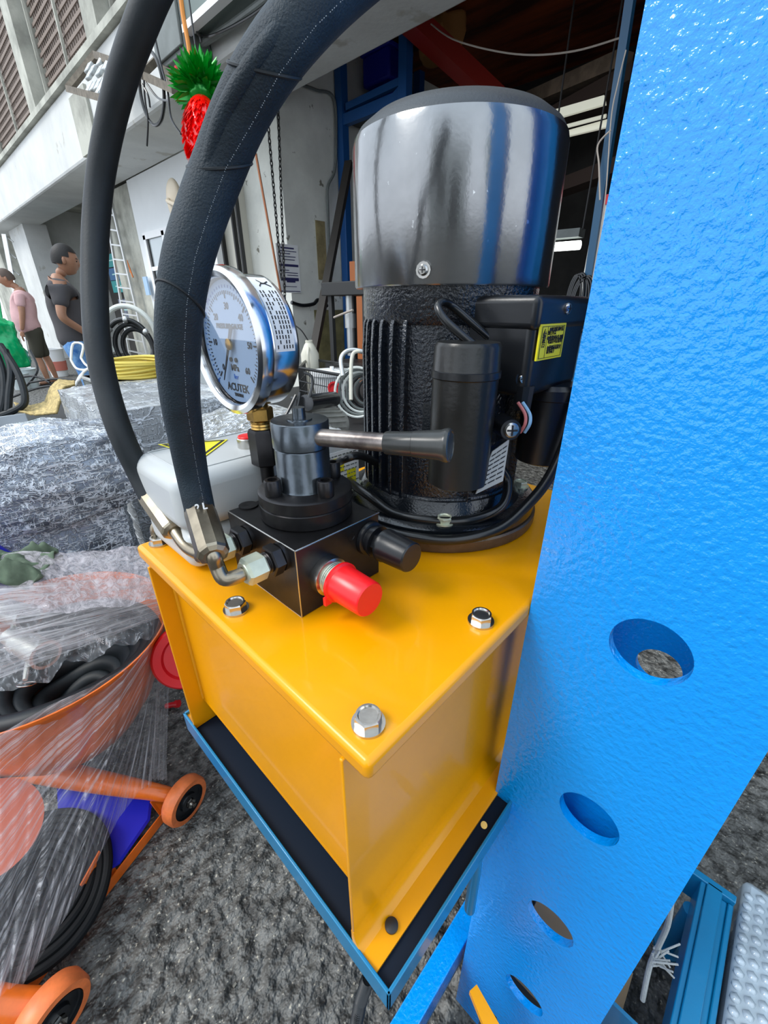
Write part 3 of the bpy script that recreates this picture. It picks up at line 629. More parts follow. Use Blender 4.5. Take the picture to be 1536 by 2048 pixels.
# paper label wrapped round the case
lm = lambda a, x, r=.0508: V((gc.x+x, gc.y-math.sin(math.radians(a))*r, gc.z+math.cos(math.radians(a))*r))
sheetlab = sheet('case_label', lambda u, v: lm(22+72*v, .0095+.0175*u, .0509), white, t, nu=4, nv=24); sheetlab['label'] = 'white printed label on the case'
def lwarp(u, a): return lambda co: lm(a, 0)  # unused
b = B()
for i in range(6):
    xx_ = .0115+i*.0026
    for j in range(13):
        a0 = 42+j*3.9
        if random.random() < .14: continue
        b.rings([[lm(a0, xx_, .0510), lm(a0+2.9, xx_, .0510), lm(a0+2.9, xx_+.0009, .0510), lm(a0, xx_+.0009, .0510)], [lm(a0, xx_, .0512), lm(a0+2.9, xx_, .0512), lm(a0+2.9, xx_+.0009, .0512), lm(a0, xx_+.0009, .0512)]])
# little pictogram: a standing figure with arms thrown wide
def strk(p, q, w_): 
    p, q = V((p[0], p[1])), V((q[0], q[1])); n_ = V((-(q-p).y, (q-p).x)).normalized()*w_
    c4 = [p-n_, q-n_, q+n_, p+n_]; b.rings([[lm(c.y, c.x, rr) for c in c4] for rr in (.0510, .0512)])
for p, q in (((.0175, 33), (.0205, 33)), ((.0205, 33), (.0245, 30)), ((.0205, 33), (.0245, 37)), ((.0175, 33), (.0145, 37)), ((.0190, 33), (.016, 28))):
    p_, q_ = p, q
    c4 = [(p_[0], p_[1]-.8), (q_[0], q_[1]-.8), (q_[0], q_[1]+.8), (p_[0], p_[1]+.8)]
    b.rings([[lm(c[1], c[0], rr) for c in c4] for rr in (.0510, .0512)])
b.build('label_print', ink, sheetlab, smooth=0)
sx, sy_ = .1975, .3376
b = B(); b.lathe((sx, sy_, 1.001), Z, [(.0085, 0), (.0095, .0006), (.0088, .0022), (.0095, .0032), (.0088, .0048), (.0095, .0056), (.0095, .0072)], n=32)
b.lathe((sx, sy_, 1.0085), Z, [(.0105, 0), (.0115, .001), (.0115, .0105), (.0102, .0118)], n=6); b.lathe((sx, sy_, 1.020), Z, [(.0078, 0), (.0078, .006)], n=24); b.build('brass_stem', brass, t, smooth=25)
b = B(); b.lathe((sx, sy_, .967), Z, [(.0115, 0), (.0130, .0015), (.0130, .031), (.0115, .034), (.0095, .034)], n=6); b.build('swivel_adapter', oxide, t, smooth=25)
b = B(); b.lathe((sx, sy_, .938), Z, [(.0090, 0), (.0090, .004), (.0062, .006), (.0062, .030)], n=24); b.build('stem_pipe', oxide, t)

# ================================================================== CONTROL BOX
t = thing('control_box', 'pale grey plastic switch box with yellow warning triangle and red button behind the valve block', 'switch box', (.23, .41, ZT))
b = B(); b.bb((.117, .350, ZT+.002), (.325, .4505, ZT+.040)); b.build('base', whp, t, bev=.012, bseg=5)
b = B(); b.bb((.115, .347, ZT+.041), (.327, .4505, .9715)); cb = b.build('cover', whp, t, bev=.014, bseg=6)
b = B(); fr_ = [(.130, .360), (.262, .360), (.262, .440), (.130, .440)]
for i in range(4):
    p, q = fr_[i], fr_[(i+1) % 4]; b.bb((min(p[0], q[0])-.0008, min(p[1], q[1])-.0008, .9712), (max(p[0], q[0])+.0008, max(p[1], q[1])+.0008, .9722))
b.build('raised_line', whp, cb, bev=.0004)
tri = [at(316, 889, z=.9722), at(456, 879, z=.9722), at(405, 917, z=.9722)]
cen = sum(tri, V())/3
def rtri(k, z_): return [cen+(p-cen)*k+Z*z_ for p in tri]
b = B(); b.prism(rtri(1, 0), Z*.0003); wt = b.build('warning_triangle', yst, cb, smooth=0)
b = B(); o_, i_ = rtri(.90, .0004), rtri(.78, .0004)
for k in range(3): b.prism([o_[k], o_[(k+1) % 3], i_[(k+1) % 3], i_[k]], Z*.0002)
b.build('triangle_border', ink, wt, smooth=0)
b = B(); m0 = cen; ax_ = (tri[2]-(tri[0]+tri[1])/2).normalized(); px_ = V((-ax_.y, ax_.x, 0))
zz_ = [m0-ax_*.012, m0-ax_*.002+px_*.003, m0-ax_*.001-px_*.002, m0+ax_*.012]
for i in range(3): d_ = px_*.0009; b.prism([zz_[i]-d_+Z*.0004, zz_[i]+d_+Z*.0004, zz_[i+1]+d_+Z*.0004, zz_[i+1]-d_+Z*.0004], Z*.0002)
b.build('lightning_mark', redw, wt, smooth=0)
c_ = at(497, 893, z=.9715); b = B(); b.lathe(c_, Z, [(.0105, 0), (.0105, .009), (.0095, .0098), (.008, .0098)], n=36); bt = b.build('button_collar', steel, cb)
b = B(); b.lathe(c_+Z*.0098, Z, [(.0092, -.001), (.0092, .0012), (.0085, .0018), (0, .0020)], n=36, cap=False); o = b.build('push_button', redp, bt)
# printed instruction sheet on the box's near side
q0, q1 = at(664, 905, Y=.3465), at(722, 950, Y=.3465)
b = B(); b.bb((.266, .3466, .905), (.323, .3455, .955)); sh = b.build('instruction_label', white, t, smooth=0)
b = B(); b.bb((.270, .3456, .930), (.300, .3452, .948)); b.bb((.304, .3456, .912), (.318, .3452, .930)); b.build('yellow_print', yst, sh, smooth=0)
b = B()
for i in range(9):
    z_ = .910+i*.005; x_ = .268
    while x_ < .318: l_ = random.uniform(.002, .006); b.bb((x_, .3456, z_), (x_+l_, .3450, z_+.0012)); x_ += l_+.0015
b.build('small_print', greym, sh, smooth=0)
o = thing('lifting_eye', 'small rusty steel lifting eye standing at the far left corner of the yellow lid', 'lifting eye', (.11, .45, ZT))
c_ = V((.128, .444, ZT+.011)); b = B(); b.tube([c_+V((math.cos(a)*.011, 0, math.sin(a)*.011)) for a in [2*PI*k/16 for k in range(16)]], .003, 10, closed=True); b.build('ring', ferr, o)
b = B(); b.cyl((c_.x, c_.y, ZT), (c_.x, c_.y, ZT+.003), .006); b.build('collar', ferr, o)

# ================================================================== PRESS FRAME: upright, tray, base
UX = .292
t = thing('press_frame', 'bright blue steel press frame with tall upright pierced by round holes, right of the motor', 'press frame', (.4, .02, 0))
def holed_plate(name, x0_, th, ya, yb, za, zb, holes, r, m, parent, bev=.0012):
    """plate in the YZ plane made of cells, each hole cell a square with a round hole"""
    b = B(); bm = b.b; n = 48; holes = sorted(holes, key=lambda h: h[1])
    cellh = r*1.35
    segs = []; z = za
    for hy, hz in holes:
        segs.append(('s', z, hz-cellh)); segs.append(('h', hz-cellh, hz+cellh, hy, hz)); z = hz+cellh
    segs.append(('s', z, zb))
    def V2(y, z): return bm.verts.new((x0_, y, z))
    for sg in segs:
        if sg[0] == 's': bm.faces.new([V2(ya, sg[1]), V2(yb, sg[1]), V2(yb, sg[2]), V2(ya, sg[2])])
        else:
            _, z0_, z1_, hy, hz = sg; ring, outer = [], []
            for k in range(n):
                a = 2*PI*(k+.5)/n; c_, s_ = math.cos(a), math.sin(a); ring.append(V2(hy+r*c_, hz+r*s_))
                ty = ((yb-hy)/c_ if c_ > 0 else (ya-hy)/c_) if abs(c_) > 1e-9 else 1e9
                tz = ((z1_-hz)/s_ if s_ > 0 else (z0_-hz)/s_) if abs(s_) > 1e-9 else 1e9
                t_ = min(ty, tz); outer.append((V2(hy+t_*c_, hz+t_*s_), 0 if ty < tz else 1, c_, s_))
            for k in range(n):
                l = (k+1) % n; A, C = outer[k], outer[l]
                if A[1] != C[1]:
                    yy_ = yb if (A[2] if A[1] == 0 else C[2]) > 0 else ya; zz2 = z1_ if (A[3] if A[1] == 1 else C[3]) > 0 else z0_
                    bm.faces.new([ring[k], A[0], V2(yy_, zz2), C[0], ring[l]])
                else: bm.faces.new([ring[k], A[0], C[0], ring[l]])
    bmesh.ops.remove_doubles(bm, verts=bm.verts, dist=1e-6)
    bmesh.ops.recalc_face_normals(bm, faces=bm.faces)
    if bm.faces[0].normal.x > 0: bmesh.ops.reverse_faces(bm, faces=bm.faces)
    g_ = bmesh.ops.extrude_face_region(bm, geom=list(bm.faces))
    vs = [e for e in g_['geom'] if isinstance(e, bmesh.types.BMVert)]
    bmesh.ops.translate(bm, verts=vs, vec=(th, 0, 0))
    return b.build(name, m, parent, smooth=30)
HY = .0178; HZ = [.880, .677, .473, .270]
holed_plate('front_web', UX, .009, -.0575, .1055, .03, 2.6, [(HY, z) for z in HZ], .0262, blu, t)
b = B()
for yy_ in (.1055-.006, -.0575): b.bb((UX+.009, yy_, .03), (UX+.040, yy_+.006, 2.6))
b.build('side_flange', blu, t, bev=.001)
holed_plate('rear_web', .54, .009, -.0575, .1055, .03, 2.6, [(HY, z) for z in HZ], .0262, blu, t)
b = B()
for yy_ in (.1055-.006, -.0575): b.bb((.48, yy_, .03), (.54, yy_+.006, 2.6))
b.build('rear_flange', blu, t, bev=.001)
b = B(); b.bb((UX+.03, -.05, .600), (UX+.034, .098, .735)); b.build('cross_plate', blu, t)
for yy_ in (.112, -.150):
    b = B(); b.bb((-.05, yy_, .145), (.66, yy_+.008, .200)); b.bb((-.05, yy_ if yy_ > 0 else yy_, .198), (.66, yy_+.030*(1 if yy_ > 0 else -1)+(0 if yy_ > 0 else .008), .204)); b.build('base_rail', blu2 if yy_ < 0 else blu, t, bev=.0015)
b = B(); b.bb((.655, -.19, .140), (.668, .16, .204)); b.build('end_rail', blu2, t, bev=.0015)
b = B(); b.bb((-.06, -.17, .140), (-.045, .15, .204)); b.build('end_rail', blu2, t, bev=.0015)
for xx_ in (-.03, .63):
    for yy_ in (-.145, .12):
        b = B(); b.cyl((xx_, yy_, 0), (xx_, yy_, .01), .022, n=20); b.cyl((xx_, yy_, .01), (xx_, yy_, .15), .012, n=12); b.build('foot', blu2, t)
b = B(); b.bb((.40, -.145, .05), (.405, .115, .19)); b.build('base_web', blu2, t)
# long blue side sheet beyond the right rail
b = B(); b.bb((.30, -.190, .03), (.655, -.182, .195)); b.bb((.30, -.182, .188), (.655, -.158, .192)); b.build('lower_beam', blu2, t, bev=.002)
b = B(); b.bb((-.05, .122, .05), (.66, .128, .145)); b.build('lower_panel', blu2, t)
# tray bolted to the upright
tr = thing('tray', 'blue angle iron tray holding the yellow tank', 'tray', (.3, .28, .585))
ax0, ax1, ay0, ay1 = .0963, .60, .0855, .4530; tz0, tz1 = .5915, .6215
rim = blu2
b = B(); b.bb((ax0, ay0, tz0), (ax0+.003, ay1, tz1)); b.build('rim', mat('tray_blue', (.003, .18, .37), .32, coat=.25), tr, bev=.0008)
b = B(); b.bb((ax0, ay0, tz0), (.55, ay0+.003, tz1)); b.build('rim', MATS['tray_blue'], tr, bev=.0008)
b = B(); b.bb((ax0, ay1-.003, tz0), (ax1, ay1, tz1)); b.bb((ax1-.003, ay0, tz0), (ax1, ay1, tz1)); b.build('rim', MATS['tray_blue'], tr, bev=.0008)
b = B(); b.bb((ax0+.003, ay0+.003, .6085), (ax1-.003, ay1-.003, .6125)); b.build('tray_floor', navy, tr)
b = B(); b.tube([(.232, .0905, .60), (.236, .0905, .57), (.238, .0905, .52), (.240, .0905, .475)], .006, 14); b.build('drain_pipe', MATS['tray_blue'], tr)
b = B(); b.cyl(at(968, 1650, z=.645), at(968, 1650, z=.635), .0032, n=12); b.build('drain_plug', brass, tr)

# corrugated conduit hanging behind the tray corner
t = thing('corrugated_conduit', 'ribbed black conduit hanging below the tray corner', 'conduit', (0.13, .13, 0))
pts = [at(735, 1960, z=.56), at(722, 2000, z=.53), at(712, 2048, z=.50), at(700, 2120, z=.40), at(690, 2150, z=.0)+V((0, 0, .005))]
b = B(); b.tube(pts, .0042, 12); cd = b.build('inner_tube', plast, t)
b = B()
for i in range(30):
    k = i/29*(2); j = int(min(k, 1.999)); c_ = pts[j].lerp(pts[j+1], k-j); d_ = (pts[j+1]-pts[j]).normalized(); b.lathe(c_, d_, [(.0045, -.0008), (.0060, 0), (.0045, .0008)], n=14, cap=False)
b.build('rib', plast, t, kind='stuff')

# floor-level items at lower right
t = thing('bubble_wrapped_parcel', 'parcel in bubble wrap leaning on the press base at the lower right corner', 'parcel', (.62, -.33, 0))
bub = mat('bubble_film', (.48, .58, .66), .15, coat=.8, spec=.8, var=.35, vscale=9)
b = B(); b.bb((.30, -.62, .0), (.715, -.197, .200)); b.build('parcel', bub, t, bev=.01)
b = B(); bm = b.b; tmpl = None
for i in range(22):
    for j in range(16):
        c_ = V((.310+i*.0178+(j % 2)*.009, -.205-j*.0155, .200)); bmesh.ops.create_icosphere(bm, subdivisions=1, radius=.0078, matrix=Matrix.Translation(c_) @ Matrix.Diagonal((1, 1, .55, 1)))
b.build('bubble', bub, t, smooth=80, kind='stuff')
t = thing('orange_bracket', 'flat yellow orange steel arm lying under the foot of the blue upright', 'bracket', (.22, .06, 0))
q = [at(938, 1988, z=.30), at(952, 1975, z=.30), at(1000, 2060, z=.30), at(975, 2080, z=.30)]; b = B(); b.prism(q, Z*.01); b.build('arm', yel, t)
b = B(); c_ = at(975, 2060, z=.28); b.cyl((c_.x, c_.y, 0), (c_.x, c_.y, .3), .012, n=10); b.build('post', dark, t)
t = thing('frayed_rope', 'frayed white rope end hanging behind the right edge of the blue upright', 'rope', at(1320, 1900, z=.25))
rp = mat('white_rope', (.42, .44, .43), .8, bump=.8, bscale=200)
b = B(); b.tube([at(1343, 1800, z=.42), at(1335, 1850, z=.34), at(1318, 1890, z=.28), at(1300, 1930, z=.24), at(1285, 2000, z=.18)], .0035, 10); b.build('strand', rp, t)
b = B()
for i in range(16):
    c_ = at(1310+random.uniform(-8, 12), 1910+random.uniform(-15, 25), z=.27); e_ = c_+V((random.uniform(-.01, .03), random.uniform(-.03, .0), random.uniform(-.01, .012))); b.cyl(c_, e_, .0013, n=6)
b.build('frayed_end', rp, t, kind='stuff')
o = B(); o.bb((.36, -.10, .0), (.50, .06, .10)); o.build('cardboard_box', tan, label='tan cardboard carton on the asphalt inside the blue press base', cat='box')

# loose grit on the asphalt
b = B(); bm = b.b
for i in range(2600):
    c_ = V((random.uniform(-.6, 1.0), random.uniform(-.9, 2.2), .001)); s_ = random.uniform(.0012, .0042)*(1 if random.random() < .96 else 1.8)
    M = Matrix.Translation(c_) @ Matrix.Rotation(random.uniform(0, 6), 4, V((random.random(), random.random(), 1))) @ Matrix.Diagonal((s_, s_*random.uniform(.4, 1), s_*.6, 1))
    bmesh.ops.create_cube(bm, size=1, matrix=M)
b.build('grit', grit, smooth=0, kind='stuff', label='pale grit scattered on the dark asphalt', cat='grit')

# ================================================================== ORANGE CASTOR TROLLEY WITH BOWL
t = thing('orange_trolley', 'orange castor trolley with a round deep bowl, half wrapped in stretch film', 'trolley', (0, 1.03, 0))
BC = V((0.0, 1.03, 0)); 
b = B(); b.lathe(BC, Z, [(.135, .20), (.175, .26), (.222, .36), (.244, .44), (.250, .452), (.2535, .452), (.2535, .446), (.247, .438), (.228, .36), (.182, .255), (.140, .192), (.0, .192)], n=72, cap=False)
b.lathe(BC, Z, [(0, .20), (.135, .20)], n=72, cap=False)
b.build('bowl', orng, t, smooth=60)
b = B(); b.cyl(BC+Z*.10, BC+Z*.195, .05, n=28); b.build('column', orng, t)
def castor(cx_, cy__, r, wdt, ax, par, hub=True):
    ax = V(ax).normalized(); c_ = V((cx_, cy__, r)); b = B(); R = r
    b.lathe(c_-ax*wdt/2, ax, [(R*.72, 0), (R*.93, 0), (R, wdt*.2), (R, wdt*.8), (R*.93, wdt), (R*.72, wdt)], n=44, cap=False); b.lathe(c_-ax*wdt/2, ax, [(R*.72, 0), (R*.72, wdt)], n=44, cap=False)
    wh = b.build('wheel', orub, par, smooth=50)
    b = B(); b.lathe(c_-ax*wdt*.52, ax, [(R*.70, 0), (R*.70, wdt*.2), (R*.42, wdt*.35), (R*.36, wdt*.05), (R*.2, -wdt*.05), (R*.2, wdt*1.04), (R*.36, wdt*1.0), (R*.42, wdt*.7), (R*.70, wdt*.85), (R*.70, wdt*1.04)], n=36, cap=False); b.cyl(c_-ax*wdt*.3, c_+ax*wdt*.3, R*.69, n=36); b.build('wheel_core', plast, wh)
    b = B()
    for s_ in (-1, 1): b.lathe(c_+ax*s_*wdt*.5, ax*s_, [(R*.19, 0), (R*.19, wdt*.25)], n=6); b.cyl(c_+ax*s_*wdt*.6, c_+ax*s_*wdt*1.0, R*.09, n=12)
    b.build('axle_nut', steel, wh)
    return wh
castor(.112, .752, .054, .032, (.30, -.85, 0), t)
castor(-.185, .575, .056, .036, (.30, -.85, 0), t)
castor(-.30, 1.25, .056, .034, (.8, -.5, 0), t)
castor(.28, 1.30, .056, .034, (.8, .5, 0), t)
b = B(); b.tube([at(-60, 1500, z=.13), at(60, 1535, z=.125), at(190, 1562, z=.115), at(300, 1582, z=.095), at(352, 1592, z=.072), at(372, 1594, z=.06)], [.030, .029, .024, .018, .014, .012], 18); b.build('arm', orng, t)
b = B(); b.tube([BC+Z*.12, (-.15, 1.16, .09), (-.28, 1.24, .07)], .018, 12); b.build('arm', orng, t); b = B(); b.tube([BC+Z*.12, (.16, 1.18, .09), (.27, 1.29, .07)], .018, 12); b.build('arm', orng, t); b = B(); b.tube([(-.30, .72, .12), (-.24, .64, .09), (-.20, .60, .07)], .024, 12); b.build('arm', orng, t)
# long folded rail on the floor with tabs
ra, rb = at(344, 1600, z=.035), at(6, 2030, z=.035); rd = (rb-ra).normalized(); rn = V((-rd.y, rd.x, 0))
if rn.x > 0: rn = -rn
b = B(); b.rings([[p+o_ for o_ in (Z*0, Z*.028, rn*.002+Z*.028, rn*.002+Z*.002, rn*.016+Z*.002, rn*.016)] for p in (ra-Z*.03, rb-Z*.03)]); b.build('rail', orng, t)
for k0, k1, h_ in ((.0, .09, .075), (.40, .55, .08), (.57, .64, .035)):
    p, q = ra.lerp(rb, k0)-Z*.028, ra.lerp(rb, k1)-Z*.028; b = B(); b.prism([p, q, q+rn*h_*.3+Z*h_*.75, p+rn*h_*.5+Z*h_*.8], rn*.003); b.build('tab', orng, t)
o = thing('leaning_plastic_sheet', 'royal blue plastic panel leaning inside the orange rail under the stretch film', 'panel', (-.0, .78, 0))
q = [at(306, 1590, z=.045), at(300, 1640, z=.03), at(240, 1728, z=.03), at(130, 1800, z=.03), at(120, 1575, z=.06)]
b = B(); b.prism(q, (-.004, .002, .006)); b.build('panel', bluep, o)
dkh = mat('dull_black_hose', (.006, .007, .008), .7, spec=.2)
o = thing('coiled_black_hose', 'flattened coil of wide black hose lying along the orange rail under film', 'hose', (-.15, .8, 0))
cc = at(60, 1830, z=.05)
cc = V((-.165, .80, .045))
for k in range(9):
    b = B(); r_ = .012+.014*k; b.tube([cc+V((math.cos(a)*r_, math.sin(a)*r_*1.25, .004*math.sin(3*a+k)+k*.002)) for a in [2*PI*j/14 for j in range(14)]], .0085, 10, closed=True); b.build('coil', dkh, o)
o = thing('orange_disc', 'faded orange round plate standing at the left edge under the stretch film', 'disc', (-.2, .85, .1))
dc = at(-25, 1660, z=.22); b = B(); b.lathe(dc, (V((0, 0, CAM_Z))-dc), [(.0, 0), (.078, 0), (.082, .004), (.082, .014), (0, .014)], n=48, cap=False); b.build('plate', mat('faded_orange', (.62, .14, .07), .5), o)
# red wheel behind the tank, floor leaves
o = thing('red_hand_wheel', 'red round wheel half hidden behind the left end of the yellow tank', 'wheel', at(352, 1315, d=.95))
c_ = at(372, 1312, d=.95); b = B(); b.lathe(c_, V((0, 0, CAM_Z))-c_+V((0, 0, -.2)), [(.0, 0), (.045, .0), (.050, .008), (.066, .010), (.070, .004), (.072, -.010), (.066, -.02), (0, -.02)], n=44, cap=False); b.build('rim', redw, o)
b = B(); b.cyl(c_+V((.01, .01, 0)), (c_.x+.01, c_.y+.01, 0), .012, n=12); b.build('post', dark, o)
o = thing('red_valve', 'small dark red plastic fitting lying on the asphalt beside the film edge', 'fitting', at(335, 1410, z=.02))
c_ = at(333, 1412, z=.012); b = B(); b.cyl(c_, c_+V((.02, -.025, .012)), .008, n=12); b.cyl(c_+V((.02, -.025, .012)), c_+V((.026, -.033, .015)), .011, n=12); b.build('body', redw, o)

# things in the bowl
o = thing('lay_flat_hose', 'coiled dark blue-black hose lying in the orange bowl', 'hose', (0, 1.03, .2))
for k in range(6):
    b = B(); r_ = .06+.026*k; b.tube([BC+V((math.cos(a)*r_+.03, math.sin(a)*r_*.9, .235+.03*k*.9+.012*math.sin(2*a+k))) for a in [2*PI*j/16 for j in range(16)]], .022, 12, closed=True); b.build('coil', rub, o)
text('hose_marking', 'STEEL WIRE R2', .016, at(195, 1290, z=.40)+V((0, 0, .02)), at(230, 1305, z=.40)-at(160, 1275, z=.40), Z+V((.3, .3, 0)), white, o)
alm = mat('cast_aluminium', (.52, .52, .48), .42, metal=.7, bump=.2, bscale=60)
for (px_, py_, px2, py2, lab) in ((18, 1272, 92, 1310, 'cast aluminium camlock coupling with lever and ring, nearer the bowl rim'), (-10, 1215, 60, 1235, 'cast aluminium coupling pushed behind the first one at the left edge of the photo')):
    o = thing('camlock_coupling', lab, 'coupling', at(px_, py_, z=.47), group=None)
    a_, c_ = at(px_, py_, z=.475), at(px2, py2, z=.475); d_ = (c_-a_).normalized(); L_ = (c_-a_).length
    b = B(); b.lathe(a_, d_, [(.012, 0), (.018, .003), (.018, L_*.3), (.026, L_*.32), (.026, L_*.9), (.029, L_*.92), (.029, L_), (.023, L_), (.023, L_*.5)], n=32); b.build('body', alm, o)
    lv_ = at((px_+px2)/2-5, py2+50, z=.46); m_ = a_.lerp(c_, .6)
    b = B(); b.tube([m_-Z*.01, m_.lerp(lv_, .5), lv_], [.006, .005, .004], 10); b.build('lever', alm, o)
    b = B(); x_, y_, _ = basis(V((.4, .4, 1))); b.tube([lv_+V((0, -.012, -.002))+(x_*math.cos(a)+y_*math.sin(a))*.014 for a in [2*PI*j/16 for j in range(16)]], .0014, 8, closed=True); b.build('ring', steel, o)

# stretch film: gathered fan from the bowl's back rim down to the rail, and the crinkled cover over the bowl
def cr(p, pts):
    n_ = len(pts)-1; k = min(int(p*n_), n_-1); return pts[k].lerp(pts[k+1], p*n_-k)
top = [at(330, 1160, z=.50), at(322, 1210, z=.49), at(316, 1245, z=.47), at(300, 1290, z=.458), at(250, 1335, z=.457), at(180, 1375, z=.457), at(100, 1410, z=.457), at(0, 1468, z=.457), at(-60, 1490, z=.457)]
bot = [at(304, 1570, z=.11), at(280, 1580, z=.13), at(235, 1640, z=.12), at(190, 1730, z=.10), at(140, 1820, z=.09), at(90, 1900, z=.08), at(40, 1980, z=.08), at(-20, 2040, z=.10), at(-90, 2060, z=.14)]
def fan(u, v):
    a_, c_ = cr(u, top), cr(u, bot); p = a_.lerp(c_, v); sag = math.sin(v*PI)*.02
    n_ = nz((u*26, v*1.2, 0), 1); n2 = nz((u*70, v*1.5, 3), 1)
    return p+V((-.45, -.5, .3))*(n_*.016+n2*.006)*(.25+v)+V((0, 0, -sag))
tf = thing('stretch_film_drape', 'clear stretch film pulled in a streaked fan down over the orange trolley', 'plastic film', (0, 1.0, .1))
ff_ = sheet('film_fan', fan, film_s, tf, 150, 40)
def radial_uv(o_, A):
    me_ = o_.data; uv_ = me_.uv_layers[0].data; off = V(o_.parent.location)
    for l_ in me_.loops:
        q_ = me_.vertices[l_.vertex_index].co+off-A; h_ = math.hypot(q_.x, q_.y); uv_[l_.index].uv = (math.atan2(h_, -q_.z)/1.57*1.3, q_.length*1.5)
radial_uv(ff_, at(322, 1185, z=.50))
rimb = [at(345, 1110, z=.55), at(300, 1105, z=.56), at(230, 1108, z=.57), at(150, 1110, z=.57), at(60, 1120, z=.57), at(-60, 1130, z=.57)]
rimf = [at(322, 1215, z=.49), at(298, 1275, z=.47), at(225, 1300, z=.475), at(140, 1330, z=.475), at(60, 1370, z=.475), at(-60, 1400, z=.475)]
def cover(u, v):
    p = cr(u, rimb).lerp(cr(u, rimf), v)+Z*.02*math.sin(v*PI); return p+Z*(nz((u*9, v*7, 1), 1)*.020+nz((u*30, v*16, 5), 1)*.008)
sheet('film_cover', cover, film_c, tf, 120, 60)
def sweep(u, v):
    a_ = cr(v, [at(335, 1150, z=.56), at(325, 1195, z=.54), at(318, 1235, z=.50)]); c_ = cr(v, [at(-70, 1180, z=.60), at(-70, 1290, z=.56), at(-60, 1380, z=.52)])
    p = a_.lerp(c_, u); return p+Z*(nz((u*2, v*14, 2), 1)*.014*(u+.2)+nz((u*3, v*40, 2), 1)*.004)
sheet('film_sweep', sweep, film_w, tf, 40, 90)
def backc(u, v):
    a_ = cr(u, [at(350, 1100, z=.60), at(230, 1098, z=.61), at(100, 1105, z=.61), at(-70, 1110, z=.61)]); c_ = cr(u, [at(326, 1195, z=.555), at(230, 1215, z=.565), at(100, 1225, z=.565), at(-70, 1235, z=.565)]); p = a_.lerp(c_, v)
    return p+Z*(nz((u*6, v*3, 4), 1)*.014+nz((u*22, v*5, 5), 1)*.004)
sheet('film_back_cover', backc, film_m, tf, 110, 40)
def curtain(u, v):
    a_, c_ = cr(u*.12, top), at(300+u*20, 1560, z=.11); p = a_.lerp(c_, v); return p+V((-.5, -.5, 0))*(nz((u*9, v*3, 9), 1)*.012)+V((.012, -.012, 0))*u
sheet('film_edge', curtain, film_s, tf, 24, 30)

# cloth on the film
o = thing('cloth_rag', 'crumpled grey green rag lying on the stretch film at the left edge', 'rag', at(60, 1135, z=.58))
def ragf(ox, oy, sx_, sy__, rot, sd):
    def f(u, v):
        x_, y_ = (u-.5)*2, (v-.5)*2; r_ = 1-.30*abs(nz((x_*1.5, y_*1.5, sd), 1)); px_, py_ = x_*sx_*r_, y_*sy__*r_
        c_, s_ = math.cos(rot), math.sin(rot); return at(60, 1145, z=.585)+V((ox+px_*c_-py_*s_, oy+px_*s_+py_*c_, .018+nz((x_*1.6, y_*2.4, sd+2), 1)*.045+nz((x_*5, y_*4, sd), 1)*.012))
    return f
sheet('cloth', ragf(-.03, .03, .092, .062, -.6, 1), rag, o, 40, 30, th=.002)
sheet('cloth_fold', ragf(-.08, .08, .075, .05, .4, 4), rag, o, 30, 24, th=.002)

# ================================================================== WRAPPED GOODS
def lump(name, lo, hi, m, parent, seg=26, amp=.03, fr=3.5, fine=.010, ff=16, rnd=.35, seed=0):
    lo, hi = V(lo), V(hi); c_ = (lo+hi)/2; h_ = (hi-lo)/2; bm = bmesh.new(); bmesh.ops.create_cube(bm, size=2)
    bmesh.ops.subdivide_edges(bm, edges=bm.edges, cuts=seg, use_grid_fill=True)
    for v in bm.verts:
        p = v.co.copy(); q = p.normalized()*1.25; p = p.lerp(q, rnd); n_ = p.normalized(); w_ = V((p.x*h_.x, p.y*h_.y, p.z*h_.z))+c_
        d_ = nz(w_, fr, seed)*amp+abs(nz((w_.x*ff, w_.y*ff, w_.z*ff*2.2), 1, seed+5))*fine+nz(w_, 45, seed)*fine*.5
        w_ += n_*d_; w_.z = max(w_.z, lo.z); v.co = w_
    b = B(); b.b.free(); b.b = bm; return b.build(name, m, parent, smooth=80)
o = thing('wrapped_bundle', 'large lumpy bundle wrapped in many layers of stretch film behind the orange bowl', 'bundle', (.05, 1.62, 0))
lump('wrapped_goods', (-.42, 1.44, 0), (.34, 1.95, .66), wrapA, o, seg=44, amp=.06, fine=.016, seed=1)
lump('wrapped_roll', (-.05, 1.42, .52), (.42, 1.75, .76), wrapA, o, seg=34, amp=.05, fine=.014, seed=9)
o = thing('wrapped_carton', 'square pale carton tightly wrapped in film on top behind the left hose', 'carton', (.5, 1.8, .0))
lump('carton', (.44, 1.85, 0), (1.0, 2.65, .74), wrapB, o, seg=30, amp=.015, fine=.008, rnd=.10, seed=3)
o = thing('wrapped_machine', 'film wrapped machine of uneven shape behind the pressure gauge and switch box', 'machine', (.8, 1.5, 0))
lump('body', (.50, 1.0, 0), (.98, 1.60, .74), wrapC, o, seg=34, amp=.05, fine=.012, seed=5)
o = thing('blue_plastic_board', 'royal blue plastic board standing between bowl and wrapped bundle at the left edge', 'board', (-.1, 1.33, 0))
b = B(); b.prism([V((-.40, 1.335, 0)), V((.00, 1.335, 0)), V((.035, 1.335, .50)), V((-.02, 1.335, .60)), V((-.40, 1.335, .62))], Y*.02); b.build('board', bluep, o, bev=.004)

